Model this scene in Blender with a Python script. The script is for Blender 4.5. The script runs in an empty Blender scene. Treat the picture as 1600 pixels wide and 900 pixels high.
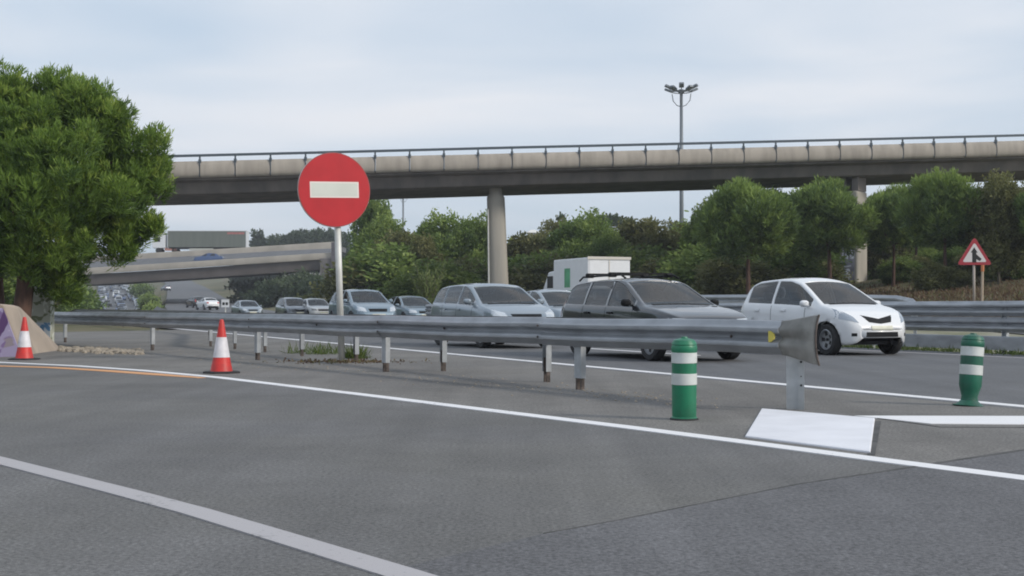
import bpy, bmesh, math, random
import numpy as np
from mathutils import Vector, Matrix
from mathutils.bvhtree import BVHTree
random.seed(7); RNG = np.random.default_rng(7)
SC = bpy.context.scene
COL = SC.collection
R = math.radians
# ------------------------------------------------------------------ camera
F = 2000.0; CH = 0.92; PITCH = math.atan(30/F)
cam = bpy.data.cameras.new('camera'); camo = bpy.data.objects.new('camera', cam); COL.objects.link(camo)
cam.sensor_width = 36; cam.lens = 36*F/1600; cam.clip_end = 6000; cam.clip_start = 0.05
camo.location = (0, 0, CH); camo.rotation_euler = (R(90)+PITCH, 0, 0)
SC.camera = camo
# ------------------------------------------------------------------ world
SUN_EL, SUN_AZ = 31, 116          # azimuth measured clockwise from +Y (view direction)
w = bpy.data.worlds.new('World'); SC.world = w; w.use_nodes = True
nt = w.node_tree; nt.nodes.clear()
def N(nt, t, **k):
    n = nt.nodes.new(t)
    for a, b in k.items(): setattr(n, a, b)
    return n
wo = N(nt, 'ShaderNodeOutputWorld'); bg = N(nt, 'ShaderNodeBackground'); bg.inputs[1].default_value = 0.10
sky = N(nt, 'ShaderNodeTexSky'); sky.sky_type = 'NISHITA'; sky.sun_disc = False
sky.sun_elevation = R(SUN_EL); sky.sun_rotation = R(SUN_AZ); sky.air_density = 1.0; sky.dust_density = 2.0; sky.ozone_density = 1.5
tc = N(nt, 'ShaderNodeTexCoord'); mp = N(nt, 'ShaderNodeMapping'); mp.inputs['Scale'].default_value = (1.3, 1.3, 6.5)
mp.inputs['Rotation'].default_value = (0, R(3), 0)
nz = N(nt, 'ShaderNodeTexNoise'); nz.inputs['Scale'].default_value = 1.7; nz.inputs['Detail'].default_value = 4; nz.inputs['Roughness'].default_value = .45; nz.inputs['Distortion'].default_value = .35
cr = N(nt, 'ShaderNodeValToRGB'); cr.color_ramp.elements[0].position = .36; cr.color_ramp.elements[1].position = .66
cr.color_ramp.elements[0].color = (.70, .70, .70, 1); cr.color_ramp.elements[1].color = (1, 1, 1, 1)
cl = N(nt, 'ShaderNodeValToRGB')   # cloud layer brightness / tint
cl.color_ramp.elements[0].position = .30; cl.color_ramp.elements[0].color = (6.1, 7.7, 9.5, 1)
cl.color_ramp.elements[1].position = .68; cl.color_ramp.elements[1].color = (8.5, 8.75, 9.25, 1)
mx = N(nt, 'ShaderNodeMix', data_type='RGBA')
L = nt.links.new
L(tc.outputs['Generated'], mp.inputs[0]); L(mp.outputs[0], nz.inputs[0]); L(nz.outputs[0], cr.inputs[0]); L(nz.outputs[0], cl.inputs[0])
L(cr.outputs[0], mx.inputs[0]); L(sky.outputs[0], mx.inputs[6]); L(cl.outputs[0], mx.inputs[7])
L(mx.outputs[2], bg.inputs[0]); L(bg.outputs[0], wo.inputs[0])
# ------------------------------------------------------------------ sun
sl = bpy.data.lights.new('sun', 'SUN'); sl.energy = 2.3; sl.angle = R(9); sl.color = (1, .93, .82)
so = bpy.data.objects.new('sun', sl); COL.objects.link(so)
sd = Vector((math.sin(R(SUN_AZ))*math.cos(R(SUN_EL)), math.cos(R(SUN_AZ))*math.cos(R(SUN_EL)), math.sin(R(SUN_EL))))
so.rotation_euler = sd.to_track_quat('Z', 'Y').to_euler()
SC.view_settings.view_transform = 'Standard'; SC.view_settings.look = 'None'
SC.view_settings.exposure = 0.0; SC.view_settings.gamma = 1
SC.cycles.filter_width = 1.9
SC.cycles.max_bounces = 6; SC.cycles.transparent_max_bounces = 12

# ------------------------------------------------------------------ helpers
cP, sP = math.cos(PITCH), math.sin(PITCH)
def ray(px, py):
    u = (px-800)/F; v = (450-py)/F
    return Vector((u, cP - v*sP, sP + v*cP))
def at(px, py, z=0.0):                     # pixel -> point on a horizontal plane
    d = ray(px, py); t = (z-CH)/d.z
    return Vector((d.x*t, d.y*t, z))
def PZ(px, py, Y):                         # pixel + distance -> point
    d = ray(px, py); t = Y/d.y
    return Vector((d.x*t, Y, CH+d.z*t))
def tag(o, label=None, cat=None, group=None, kind=None):
    if label: o['label'] = label
    if cat: o['category'] = cat
    if group: o['group'] = group
    if kind: o['kind'] = kind
    return o
def empty(name, loc=(0, 0, 0), rz=0.0):
    o = bpy.data.objects.new(name, None); COL.objects.link(o); o.location = loc; o.rotation_euler = (0, 0, rz)
    o.empty_display_size = .2
    return o
def link_mesh(name, me, mat, parent=None):
    o = bpy.data.objects.new(name, me); COL.objects.link(o)
    for m in (mat if isinstance(mat, (list, tuple)) else [mat]): me.materials.append(m)
    if parent: o.parent = parent
    return o
class MB:
    def __init__(s): s.v = []; s.f = []; s.mi = []
    def add(s, vs, fs, mi=0):
        b = len(s.v); s.v += [tuple(v) for v in vs]; s.f += [tuple(b+i for i in f) for f in fs]; s.mi += [mi]*len(fs); return s
    def box(s, x0, x1, y0, y1, z0, z1, mi=0, M=None):
        vs = [Vector(p) for p in ((x0,y0,z0),(x1,y0,z0),(x1,y1,z0),(x0,y1,z0),(x0,y0,z1),(x1,y0,z1),(x1,y1,z1),(x0,y1,z1))]
        if M: vs = [M @ v for v in vs]
        return s.add(vs, [(0,3,2,1),(4,5,6,7),(0,1,5,4),(1,2,6,5),(2,3,7,6),(3,0,4,7)], mi)
    def tube(s, pts, rad, n=10, mi=0, cap=True):
        pts = [Vector(p) for p in pts]; k = len(pts)
        rr = rad if isinstance(rad, (list, tuple)) else [rad]*k
        rings = []
        for i, p in enumerate(pts):
            d = (pts[min(i+1, k-1)]-pts[max(i-1, 0)]).normalized()
            a = d.cross(Vector((0, 0, 1)) if abs(d.z) < .9 else Vector((1, 0, 0))).normalized(); b = d.cross(a)
            rings.append([p+(a*math.cos(2*math.pi*j/n)+b*math.sin(2*math.pi*j/n))*rr[i] for j in range(n)])
        vs = [v for r in rings for v in r]
        fs = [(i*n+j, i*n+(j+1) % n, (i+1)*n+(j+1) % n, (i+1)*n+j) for i in range(k-1) for j in range(n)]
        if cap: fs += [tuple(range(n))[::-1], tuple((k-1)*n+j for j in range(n))]
        return s.add(vs, fs, mi)
    def lathe(s, prof, n=28, mi=0, M=None, cap=True):      # prof: (r,z) bottom to top, about z
        vs = [Vector((r*math.cos(2*math.pi*j/n), r*math.sin(2*math.pi*j/n), z)) for r, z in prof for j in range(n)]
        if M: vs = [M @ v for v in vs]
        k = len(prof)
        fs = [(i*n+j, i*n+(j+1) % n, (i+1)*n+(j+1) % n, (i+1)*n+j) for i in range(k-1) for j in range(n)]
        if cap: fs += [tuple(range(n))[::-1], tuple((k-1)*n+j for j in range(n))]
        return s.add(vs, fs, mi)
    def sweep(s, path, prof, closed=True, mi=0, cap=True):
        """prof: (across,up) points; path: 3D points; across is horizontal right of travel."""
        path = [Vector(p) for p in path]; k = len(path); m = len(prof); vs = []
        for i, p in enumerate(path):
            d = path[min(i+1, k-1)]-path[max(i-1, 0)]; d.z = 0; d.normalize(); r = Vector((d.y, -d.x, 0))
            vs += [p + r*a + Vector((0, 0, u)) for a, u in prof]
        fs = []
        for i in range(k-1):
            for j in range(m if closed else m-1):
                fs.append((i*m+j, (i+1)*m+j, (i+1)*m+(j+1) % m, i*m+(j+1) % m))
        if closed and cap: fs += [tuple(range(m)), tuple((k-1)*m+j for j in range(m))[::-1]]
        return s.add(vs, fs, mi)
    def mesh(s, name, smooth=False, auto=None):
        me = bpy.data.meshes.new(name); me.from_pydata(s.v, [], s.f)
        me.polygons.foreach_set('material_index', s.mi)
        bm = bmesh.new(); bm.from_mesh(me)
        bmesh.ops.recalc_face_normals(bm, faces=bm.faces)
        if auto:
            for e in bm.edges:
                if len(e.link_faces) == 2 and e.calc_face_angle(0) > R(auto): e.smooth = False
        bm.to_mesh(me); bm.free()
        if smooth or auto: me.polygons.foreach_set('use_smooth', [True]*len(me.polygons))
        me.update(); return me
    def build(s, name, mat, parent=None, smooth=False, auto=None):
        return link_mesh(name, s.mesh(name, smooth, auto), mat, parent)
def bevel(o, wd=.01, seg=2):
    m = o.modifiers.new('bevel', 'BEVEL'); m.width = wd; m.segments = seg; m.limit_method = 'ANGLE'; m.angle_limit = R(35)
    return o
def copy_tree(o, parent=None):
    c = o.copy(); COL.objects.link(c); c.parent = parent
    if parent: c.matrix_parent_inverse = o.matrix_parent_inverse.copy()
    for ch in o.children: copy_tree(ch, c)
    return c

# ------------------------------------------------------------------ materials
def mat(name, col, rough=.6, metal=0, spec=.5, coat=0, var=.0, vscale=3.0, col2=None, bump=0, bscale=60, detail=4, obj=True, stretch=None, emit=None):
    m = bpy.data.materials.new(name); m.use_nodes = True; nt = m.node_tree; b = nt.nodes['Principled BSDF']
    b.inputs['Base Color'].default_value = (*col, 1); b.inputs['Roughness'].default_value = rough
    b.inputs['Metallic'].default_value = metal; b.inputs['Specular IOR Level'].default_value = spec
    b.inputs['Coat Weight'].default_value = coat; b.inputs['Coat Roughness'].default_value = .04
    L = nt.links.new
    tc = N(nt, 'ShaderNodeTexCoord'); src = tc.outputs['Object']
    if stretch:
        mp = N(nt, 'ShaderNodeMapping'); mp.inputs['Scale'].default_value = stretch; L(src, mp.inputs[0]); src = mp.outputs[0]
    if var or col2:
        nz = N(nt, 'ShaderNodeTexNoise'); nz.inputs['Scale'].default_value = vscale; nz.inputs['Detail'].default_value = detail
        L(src, nz.inputs[0])
        cr = N(nt, 'ShaderNodeValToRGB'); cr.color_ramp.elements[0].position = .35; cr.color_ramp.elements[1].position = .65
        c2 = col2 or tuple(c*(1-var) for c in col); c1 = col if col2 else tuple(min(1, c*(1+var)) for c in col)
        cr.color_ramp.elements[0].color = (*c1, 1); cr.color_ramp.elements[1].color = (*c2, 1)
        L(nz.outputs[0], cr.inputs[0]); L(cr.outputs[0], b.inputs['Base Color'])
    if bump:
        n2 = N(nt, 'ShaderNodeTexNoise'); n2.inputs['Scale'].default_value = bscale; n2.inputs['Detail'].default_value = 3
        bp = N(nt, 'ShaderNodeBump'); bp.inputs['Strength'].default_value = bump; bp.inputs['Distance'].default_value = .01
        L(src, n2.inputs[0]); L(n2.outputs[0], bp.inputs['Height']); L(bp.outputs[0], b.inputs['Normal'])
    return m
def asphalt(name, base, tint, streak_dir=0.0, patch=.16):
    """aggregate speckle + metre-scale wear + long worn streaks + fine cracks"""
    m = bpy.data.materials.new(name); m.use_nodes = True; nt = m.node_tree; b = nt.nodes['Principled BSDF']; L = nt.links.new
    b.inputs['Roughness'].default_value = .82; b.inputs['Specular IOR Level'].default_value = .35
    tc = N(nt, 'ShaderNodeTexCoord'); P = tc.outputs['Object']
    def noise(sc, det=4, src=P, ro=.55):
        n = N(nt, 'ShaderNodeTexNoise'); n.inputs['Scale'].default_value = sc; n.inputs['Detail'].default_value = det; n.inputs['Roughness'].default_value = ro
        L(src, n.inputs[0]); return n.outputs[0]
    def rng(src, a, b_, c, d):
        n = N(nt, 'ShaderNodeMapRange'); n.inputs[1].default_value = a; n.inputs[2].default_value = b_; n.inputs[3].default_value = c; n.inputs[4].default_value = d
        L(src, n.inputs[0]); return n.outputs[0]
    def mul(a, c):
        n = N(nt, 'ShaderNodeMath', operation='MULTIPLY'); L(a, n.inputs[0]); L(c, n.inputs[1]); return n.outputs[0]
    mp = N(nt, 'ShaderNodeMapping'); mp.inputs['Rotation'].default_value = (0, 0, streak_dir); mp.inputs['Scale'].default_value = (2.2, .06, 1)
    L(P, mp.inputs[0])
    f = rng(noise(48, 3), .3, .7, .60, 1.40)
    f = mul(f, rng(noise(170, 2), .3, .7, .72, 1.28))
    f = mul(f, rng(noise(.55, 5), .3, .7, 1-patch, 1+patch))
    f = mul(f, rng(noise(3.5, 5, ro=.65), .3, .7, .93, 1.07))
    f = mul(f, rng(noise(1.0, 4, mp.outputs[0]), .3, .7, .88, 1.12))
    vo = N(nt, 'ShaderNodeTexVoronoi'); vo.feature = 'DISTANCE_TO_EDGE'; vo.inputs['Scale'].default_value = .33
    dn = N(nt, 'ShaderNodeTexNoise'); dn.inputs['Scale'].default_value = 1.3; dn.inputs['Detail'].default_value = 6
    dm = N(nt, 'ShaderNodeMix', data_type='RGBA'); dm.blend_type = 'ADD'; dm.inputs[0].default_value = .9
    L(P, dn.inputs[0]); L(P, dm.inputs[6]); L(dn.outputs[1], dm.inputs[7]); L(dm.outputs[2], vo.inputs[0])
    crk = rng(vo.outputs[0], .0, .004, .90, 1.0)
    f = mul(f, crk)
    cm = N(nt, 'ShaderNodeMix', data_type='RGBA'); cm.inputs[6].default_value = (*base, 1); cm.inputs[7].default_value = (*tint, 1)
    L(rng(noise(.23, 4), .35, .65, 0, 1), cm.inputs[0])
    vm = N(nt, 'ShaderNodeVectorMath', operation='SCALE'); L(cm.outputs[2], vm.inputs[0]); L(f, vm.inputs['Scale'])
    L(vm.outputs[0], b.inputs['Base Color'])
    bp = N(nt, 'ShaderNodeBump'); bp.inputs['Strength'].default_value = .55; bp.inputs['Distance'].default_value = .006
    L(noise(110, 3), bp.inputs['Height']); L(bp.outputs[0], b.inputs['Normal'])
    return m
def worn_paint(name, col, wear=.5, under=(.11, .11, .11)):
    m = bpy.data.materials.new(name); m.use_nodes = True; nt = m.node_tree; b = nt.nodes['Principled BSDF']; L = nt.links.new
    b.inputs['Roughness'].default_value = .6
    tc = N(nt, 'ShaderNodeTexCoord'); n = N(nt, 'ShaderNodeTexNoise'); n.inputs['Scale'].default_value = 28; n.inputs['Detail'].default_value = 6; n.inputs['Roughness'].default_value = .7
    n2 = N(nt, 'ShaderNodeTexNoise'); n2.inputs['Scale'].default_value = 1.1; n2.inputs['Detail'].default_value = 4
    L(tc.outputs['Object'], n.inputs[0]); L(tc.outputs['Object'], n2.inputs[0])
    ad = N(nt, 'ShaderNodeMath', operation='ADD'); L(n.outputs[0], ad.inputs[0]); L(n2.outputs[0], ad.inputs[1])
    cr = N(nt, 'ShaderNodeValToRGB'); cr.color_ramp.elements[0].position = .54+.12*(1-wear); cr.color_ramp.elements[1].position = .60+.18*(1-wear)
    cr = N(nt, 'ShaderNodeMapRange'); cr.inputs[1].default_value = 1.0+.22*(1-wear)+.02; cr.inputs[2].default_value = 1.0+.22*(1-wear)+.16
    L(ad.outputs[0], cr.inputs[0])
    mx = N(nt, 'ShaderNodeMix', data_type='RGBA'); mx.inputs[6].default_value = (*col, 1); mx.inputs[7].default_value = (*under, 1)
    L(cr.outputs[0], mx.inputs[0]); L(mx.outputs[2], b.inputs['Base Color'])
    return m
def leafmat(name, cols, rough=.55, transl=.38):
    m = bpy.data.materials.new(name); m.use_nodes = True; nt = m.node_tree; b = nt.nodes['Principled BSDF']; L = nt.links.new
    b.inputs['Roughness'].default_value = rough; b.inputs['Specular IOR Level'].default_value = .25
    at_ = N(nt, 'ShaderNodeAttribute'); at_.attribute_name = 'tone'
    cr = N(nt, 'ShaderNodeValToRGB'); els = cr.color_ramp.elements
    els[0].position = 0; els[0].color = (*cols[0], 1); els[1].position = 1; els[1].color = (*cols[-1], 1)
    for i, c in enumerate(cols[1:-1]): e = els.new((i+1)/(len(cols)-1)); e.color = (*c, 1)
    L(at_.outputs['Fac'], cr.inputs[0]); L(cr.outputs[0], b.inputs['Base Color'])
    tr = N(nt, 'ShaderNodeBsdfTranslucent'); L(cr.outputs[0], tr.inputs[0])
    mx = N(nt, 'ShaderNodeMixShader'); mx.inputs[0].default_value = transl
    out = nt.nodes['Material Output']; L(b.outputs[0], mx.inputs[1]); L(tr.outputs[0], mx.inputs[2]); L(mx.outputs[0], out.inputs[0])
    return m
def glassmat(name, tint, reflect=.10):
    m = bpy.data.materials.new(name); m.use_nodes = True; nt = m.node_tree; nt.nodes.remove(nt.nodes['Principled BSDF']); L = nt.links.new
    t = N(nt, 'ShaderNodeBsdfTransparent'); t.inputs[0].default_value = (*tint, 1)
    g = N(nt, 'ShaderNodeBsdfGlossy'); g.inputs['Roughness'].default_value = .02
    fr = N(nt, 'ShaderNodeFresnel'); fr.inputs[0].default_value = 1.5
    a = N(nt, 'ShaderNodeMath', operation='ADD'); a.inputs[1].default_value = reflect; a.use_clamp = True; L(fr.outputs[0], a.inputs[0])
    mx = N(nt, 'ShaderNodeMixShader'); L(a.outputs[0], mx.inputs[0]); L(t.outputs[0], mx.inputs[1]); L(g.outputs[0], mx.inputs[2])
    L(mx.outputs[0], nt.nodes['Material Output'].inputs[0])
    return m
def paint(name, col, metal=.35, rough=.32):
    return mat(name, col, rough=rough, metal=metal, coat=.9)
GAL = dict(rough=.5, metal=.55)
M = {}
M['asphalt_ramp'] = asphalt('asphalt_ramp', (.134, .132, .134), (.141, .137, .129), R(-34))
M['asphalt_gore'] = asphalt('asphalt_gore', (.172, .163, .152), (.158, .152, .147), R(-28))
M['asphalt_main'] = asphalt('asphalt_main', (.118, .121, .130), (.127, .128, .133), R(-24), .10)
M['asphalt_new'] = asphalt('asphalt_new', (.116, .115, .121), (.127, .126, .131), R(-34), .12)
M['asphalt_green'] = asphalt('asphalt_green', (.150, .150, .135), (.145, .148, .130), R(-34), .12)
M['seam'] = mat('seam', (.065, .063, .062), .8, var=.35, vscale=6)
M['line'] = worn_paint('line', (.80, .79, .80), .30)
M['line_old'] = worn_paint('line_old', (.42, .40, .41), .45)
M['orange_line'] = worn_paint('orange_line', (.68, .33, .14), .35, (.45, .38, .32))
M['slab'] = mat('slab', (.74, .74, .78), .6, var=.05, vscale=2.5, bump=.2, bscale=30)
M['steel'] = mat('steel', (.36, .375, .40), .50, metal=.45, var=.16, vscale=2.2, detail=6, bump=.12, bscale=40, stretch=(1, 1, 3))
M['steel_dirty'] = mat('steel_dirty', (.235, .23, .215), .6, metal=.3, var=.25, vscale=5, detail=7, bump=.2)
M['steel_post'] = mat('steel_post', (.40, .42, .44), .55, metal=.35, var=.15, vscale=6)
M['rust'] = mat('rust', (.10, .08, .07), .85, var=.4, vscale=14)
M['green_plastic'] = mat('green_plastic', (.014, .21, .105), .42, col2=(.022, .15, .085), vscale=5, detail=9, bump=.15, bscale=30)
M['green_plastic_dark'] = mat('green_plastic_dark', (.012, .14, .085), .45, col2=(.025, .09, .062), vscale=5, detail=9, bump=.15, bscale=30)
M['reflective'] = mat('reflective', (.70, .73, .72), .45, col2=(.52, .54, .52), vscale=6, detail=9)
M['black'] = mat('black', (.012, .012, .013), .55)
M['rubber'] = mat('rubber', (.022, .022, .024), .75, var=.2, vscale=20)
M['cone_red'] = mat('cone_red', (.66, .034, .028), .5, col2=(.46, .035, .03), vscale=7, detail=9)
M['cone_white'] = mat('cone_white', (.78, .76, .80), .45, col2=(.60, .58, .60), vscale=7, detail=9)
M['sign_red'] = mat('sign_red', (.50, .02, .028), .42, var=.07, vscale=3, spec=.4)
M['sign_white'] = mat('sign_white', (.66, .68, .62), .45, var=.04)
M['sign_rim'] = mat('sign_rim', (.72, .70, .70), .4)
M['alu'] = mat('alu', (.45, .46, .47), .4, metal=.6, var=.1)
M['pole'] = mat('pole', (.60, .60, .57), .5, metal=.15, var=.10, vscale=4)
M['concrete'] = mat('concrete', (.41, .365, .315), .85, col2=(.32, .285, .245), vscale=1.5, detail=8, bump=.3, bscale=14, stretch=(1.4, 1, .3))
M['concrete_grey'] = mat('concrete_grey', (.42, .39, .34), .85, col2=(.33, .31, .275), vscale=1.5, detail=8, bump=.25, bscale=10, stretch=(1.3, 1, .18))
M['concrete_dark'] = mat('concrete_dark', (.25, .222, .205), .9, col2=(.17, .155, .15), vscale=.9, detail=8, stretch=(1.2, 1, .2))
M['handrail'] = mat('handrail', (.09, .11, .13), .5, metal=.3)
M['mast'] = mat('mast', (.17, .19, .21), .5, metal=.3)
M['bark'] = mat('bark', (.13, .075, .055), .95, col2=(.07, .042, .034), vscale=9, detail=8, bump=.8, bscale=14, stretch=(1, 1, .3))
M['bark_grey'] = mat('bark_grey', (.17, .15, .12), .95, col2=(.09, .08, .065), vscale=9, detail=8, stretch=(1, 1, .3))
M['needles'] = leafmat('needles', [(0.072, 0.128, 0.032), (0.129, 0.209, 0.040), (0.198, 0.301, 0.055), (0.313, 0.399, 0.082)])
M['needles_dark'] = leafmat('needles_dark', [(0.075, 0.122, 0.049), (0.129, 0.196, 0.058), (0.201, 0.278, 0.071), (0.285, 0.377, 0.093)])
M['leaves'] = leafmat('leaves', [(0.084, 0.138, 0.040), (0.141, 0.212, 0.057), (0.212, 0.292, 0.077), (0.302, 0.373, 0.100)])
M['leaves_olive'] = leafmat('leaves_olive', [(0.085, 0.097, 0.040), (0.139, 0.149, 0.056), (0.194, 0.202, 0.078), (0.265, 0.256, 0.109)])
M['leaves_pale'] = leafmat('leaves_pale', [(0.088, 0.121, 0.039), (0.154, 0.198, 0.066), (0.220, 0.275, 0.094), (0.297, 0.341, 0.132)])
M['far_leaves'] = leafmat('far_leaves', [(0.042, 0.066, 0.036), (0.066, 0.096, 0.048), (0.090, 0.120, 0.060)])
M['dry'] = leafmat('dry', [(.10, .06, .04), (.15, .095, .06), (.20, .15, .085), (.12, .125, .05)])
M['grass'] = leafmat('grass', [(.06, .10, .02), (.10, .15, .035), (.17, .2, .06)])
M['soil'] = mat('soil', (.155, .125, .07), .95, col2=(.075, .088, .035), vscale=.35, detail=8, bump=.4, bscale=6)
M['verge'] = mat('verge', (.27, .255, .20), .95, col2=(.17, .17, .10), vscale=.9, detail=8, bump=.4, bscale=8)
M['scree'] = mat('scree', (.30, .26, .21), .9, var=.25, vscale=4)

# ------------------------------------------------------------------ terrain & roads
TH = math.atan(890/F); ct, st = math.cos(TH), math.sin(TH)
def road_pt(D, Y):      # offset D from the camera line, depth Y  (main road, bending right far off)
    x = (D - Y*st)/ct
    if Y > 80: x += float(np.interp(Y, [80, 105, 130, 165, 200, 250, 350, 450, 600], [0, .8, 3, 7.5, 12.5, 20, 33, 45, 62]))
    return x
def interp(x, xs, ys):
    return float(np.interp(x, xs, ys))
def slip_x(Y):          # centre of the merging slip road
    return interp(Y, [15, 30, 36, 45, 58, 78, 100, 130, 180, 240, 300, 400, 500, 600], [25, 18.2, 15.6, 11.2, 4.2, -7.0, -18.5, -29, -43, -59, -75, -102, -130, -160])
def smooth(a, b, x):
    t = max(0, min(1, (x-a)/(b-a))); return t*t*(3-2*t)
def slip_z(Y): return .55*smooth(27, 42, Y)*(1-smooth(66, 90, Y))
def g(x, y):            # ground height
    z = 0.0
    sx = slip_x(y)
    if y > 90:
        zm = float(np.interp(y, [90, 135, 205, 225, 250, 600, 640, 700], [0, -1.7, -1.7, -1.45, -.8, 13.6, 16.5, 20.0]))
        zs = float(np.interp(y, [90, 100, 180, 260, 500, 560, 700], [0, .05, .95, 2.9, 10.6, 14.0, 20.0]))
        k = smooth(-11, -6.5, x-sx); z = zm*(1-k)+zs*k
        z += 3.4*smooth(0, 16, x-(sx+6.5))*smooth(120, 190, y)*(1-smooth(420, 520, y))
    if y < 110:
        edge = road_pt(19.6, y)
        k = (x-edge)
        if k > 0:
            z += slip_z(y)*smooth(0, 3.0, k)
        k2 = x-(sx+4.2)
        if k2 > 0 and y > 22:
            bank = 1.25*smooth(0, 9, k2)+1.5*smooth(9, 30, k2)
            z += bank*smooth(22, 40, y)*(.15+.85*smooth(4, 26, x))*(1-smooth(85, 110, y))
    return z
def flat_sheet(name, polys, m, z, kind='structure', parent=None, label=None):
    b = MB()
    for poly in polys:
        n = len(poly); b.add([(p[0], p[1], z) for p in poly]+[(p[0], p[1], z-.006) for p in poly], [tuple(range(n))]+([(i, (i+1) % n, n+(i+1) % n, n+i) for i in range(n)] if z > 0 else []))
    o = b.build(name, m, parent)
    if kind: o['kind'] = kind
    return o
# terrain grid (slightly below the paving)
ys = np.unique(np.concatenate([np.linspace(-60, 20, 12), np.arange(20, 120, 1.6), np.arange(120, 300, 5), np.arange(300, 700, 12), np.geomspace(700, 1500, 6)]))
xs = np.unique(np.concatenate([-np.geomspace(192, 1200, 8), np.arange(-190, -70, 3.5), np.arange(-70, 70, 1.7), np.geomspace(70, 1200, 14)]))
vs = [(x, y, g(x, y)-(.06 if y < 88 else .30)) for y in ys for x in xs]; nx = len(xs)
fs = [(j*nx+i, j*nx+i+1, (j+1)*nx+i+1, (j+1)*nx+i) for j in range(len(ys)-1) for i in range(nx-1)]
b = MB(); b.add(vs, fs); o = b.build('ground', M['soil'], smooth=True); tag(o, kind='structure')
def drape(name, m, left, right, Y0, Y1, step, lift=0.0, nc=6):
    b = MB(); k = int((Y1-Y0)/step)+1; vs = []
    for i in range(k+1):
        Y = Y0+(Y1-Y0)*i/k; a, c = left(Y), right(Y)
        for j in range(nc+1):
            x = a+(c-a)*j/nc; vs.append((x, Y, g(x, Y)+lift))
    fs = [(i*(nc+1)+j, i*(nc+1)+j+1, (i+1)*(nc+1)+j+1, (i+1)*(nc+1)+j) for i in range(k) for j in range(nc)]
    b.add(vs, fs); o = b.build(name, m, smooth=True); tag(o, kind='structure'); return o
def SW(Y): return float(np.interp(Y, [60, 100, 140], [3.4, 4.5, 5.8]))
drape('motorway', M['asphalt_main'], lambda Y: road_pt(8.9, Y), lambda Y: road_pt(19.0, Y), -12, 610, 3, .0, 4)
drape('slip_road', M['asphalt_main'], lambda Y: slip_x(Y)-SW(Y), lambda Y: slip_x(Y)+SW(Y), 16, 610, 3, .004, 4)
# ramp asphalt: one sheet left of and under the camera up to the edge line
edge_px = [(-120, 562), (0, 566.5), (120, 572), (220, 579), (340, 590), (570, 617.5), (800, 646), (980, 668), (1160, 691), (1380, 720), (1600, 748)]
edge = [at(x, y) for x, y in edge_px]
d = (edge[-1]-edge[-3]).normalized(); edge += [edge[-1]+d*6, edge[-1]+d*14]
d0 = (edge[0]-edge[1]).normalized(); edge = [edge[0]+d0*60+Vector((-10, 0, 0)), edge[0]+d0*20] + edge
ramp = [(p.x, p.y) for p in edge] + [(20, -20), (-70, -20), (-75, 40)]
flat_sheet('ramp_road', [ramp], M['asphalt_ramp'], 0.0)
gore = [(p.x, p.y) for p in edge[1:]]
far_side = [(road_pt(8.9, Y), Y) for Y in (-12, 0, 6, 10, 14, 20, 30, 40, 52)]
flat_sheet('gore_pavement', [gore + [(20, -12)] + far_side], M['asphalt_gore'], 0.002)
def strip(name, pts, wd, m, z, label=None):
    b = MB(); vs = []
    for i, p in enumerate(pts):
        d = (Vector(pts[min(i+1, len(pts)-1)])-Vector(pts[max(i-1, 0)])); d.z = 0; d.normalize(); r = Vector((d.y, -d.x, 0))
        ww = wd[i] if isinstance(wd, list) else wd
        zz = z(p) if callable(z) else z
        q = Vector((p[0], p[1], zz)); dz = Vector((0, 0, -.008))
        vs += [q+r*ww/2, q-r*ww/2, q-r*ww/2+dz, q+r*ww/2+dz]      # paint film with its own edges
    b.add(vs, [(4*i+a, 4*i+(a+1) % 4, 4*i+4+(a+1) % 4, 4*i+4+a) for i in range(len(pts)-1) for a in (0, 1, 3)]+[(0, 1, 2, 3), tuple(len(vs)-4+a for a in (3, 2, 1, 0))])
    o = b.build(name, m); tag(o, kind='structure'); return o
# newer, darker resurfacing in the right foreground and the greener stretch above it
pb = [(1700, 692), (1600, 704), (1500, 719), (1385, 737), (1250, 757), (1100, 787), (960, 815), (850, 835), (720, 866), (560, 905), (420, 960), (300, 1100)]
pbw = [at(x, y) for x, y in pb]
flat_sheet('asphalt_patch', [[(p.x, p.y) for p in pbw]+[(-.9, .6), (3, .6), (9, 3)]], M['asphalt_new'], 0.004)
strip('asphalt_seam', [at(x, y) for x, y in pb[:8]], [.05, .045, .035, .03, .016, .012, .012, .008], M['seam'], 0.0055)
strip('ramp_edge_line', edge, .165, M['line'], 0.0065)
ol = [(-40, 571.0), (0, 572.2), (80, 574.6), (160, 579.2), (240, 585.0), (315, 590.6)]
strip('orange_edge_line', [at(x, y) for x, y in ol], [.20, .20, .22, .24, .26, .12], M['orange_line'], 0.0055)
ll = [(-90, 698), (0, 720.5), (190, 769), (305, 800), (400, 828.5), (622, 896), (900, 984)]
strip('ramp_left_line', [at(x, y) for x, y in ll], .145, M['line_old'], 0.0065)
strip('motorway_edge_line', [(road_pt(9.15, Y), Y, 0) for Y in [-5, 5, 8, 10, 12, 15, 20, 25, 30, 40, 50, 60, 80, 90, 100, 120, 140, 170, 200, 230, 260, 300, 340, 390]], .19, M['line'], lambda p: g(p[0], p[1])+(.005 if p[1] < 70 else .02))
for Ya, Yb in [(8.0, 11.5), (24.4, 28.5), (41, 45), (58, 62), (75, 79), (92, 96), (109, 113), (126, 130), (143, 147), (160, 164)]:
    strip('lane_dash', [(road_pt(13.15, Y), Y, 0) for Y in (Ya, (Ya+Yb)/2, Yb)], .15, M['line'], lambda p: g(p[0], p[1])+(.005 if p[1] < 70 else .02))
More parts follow.
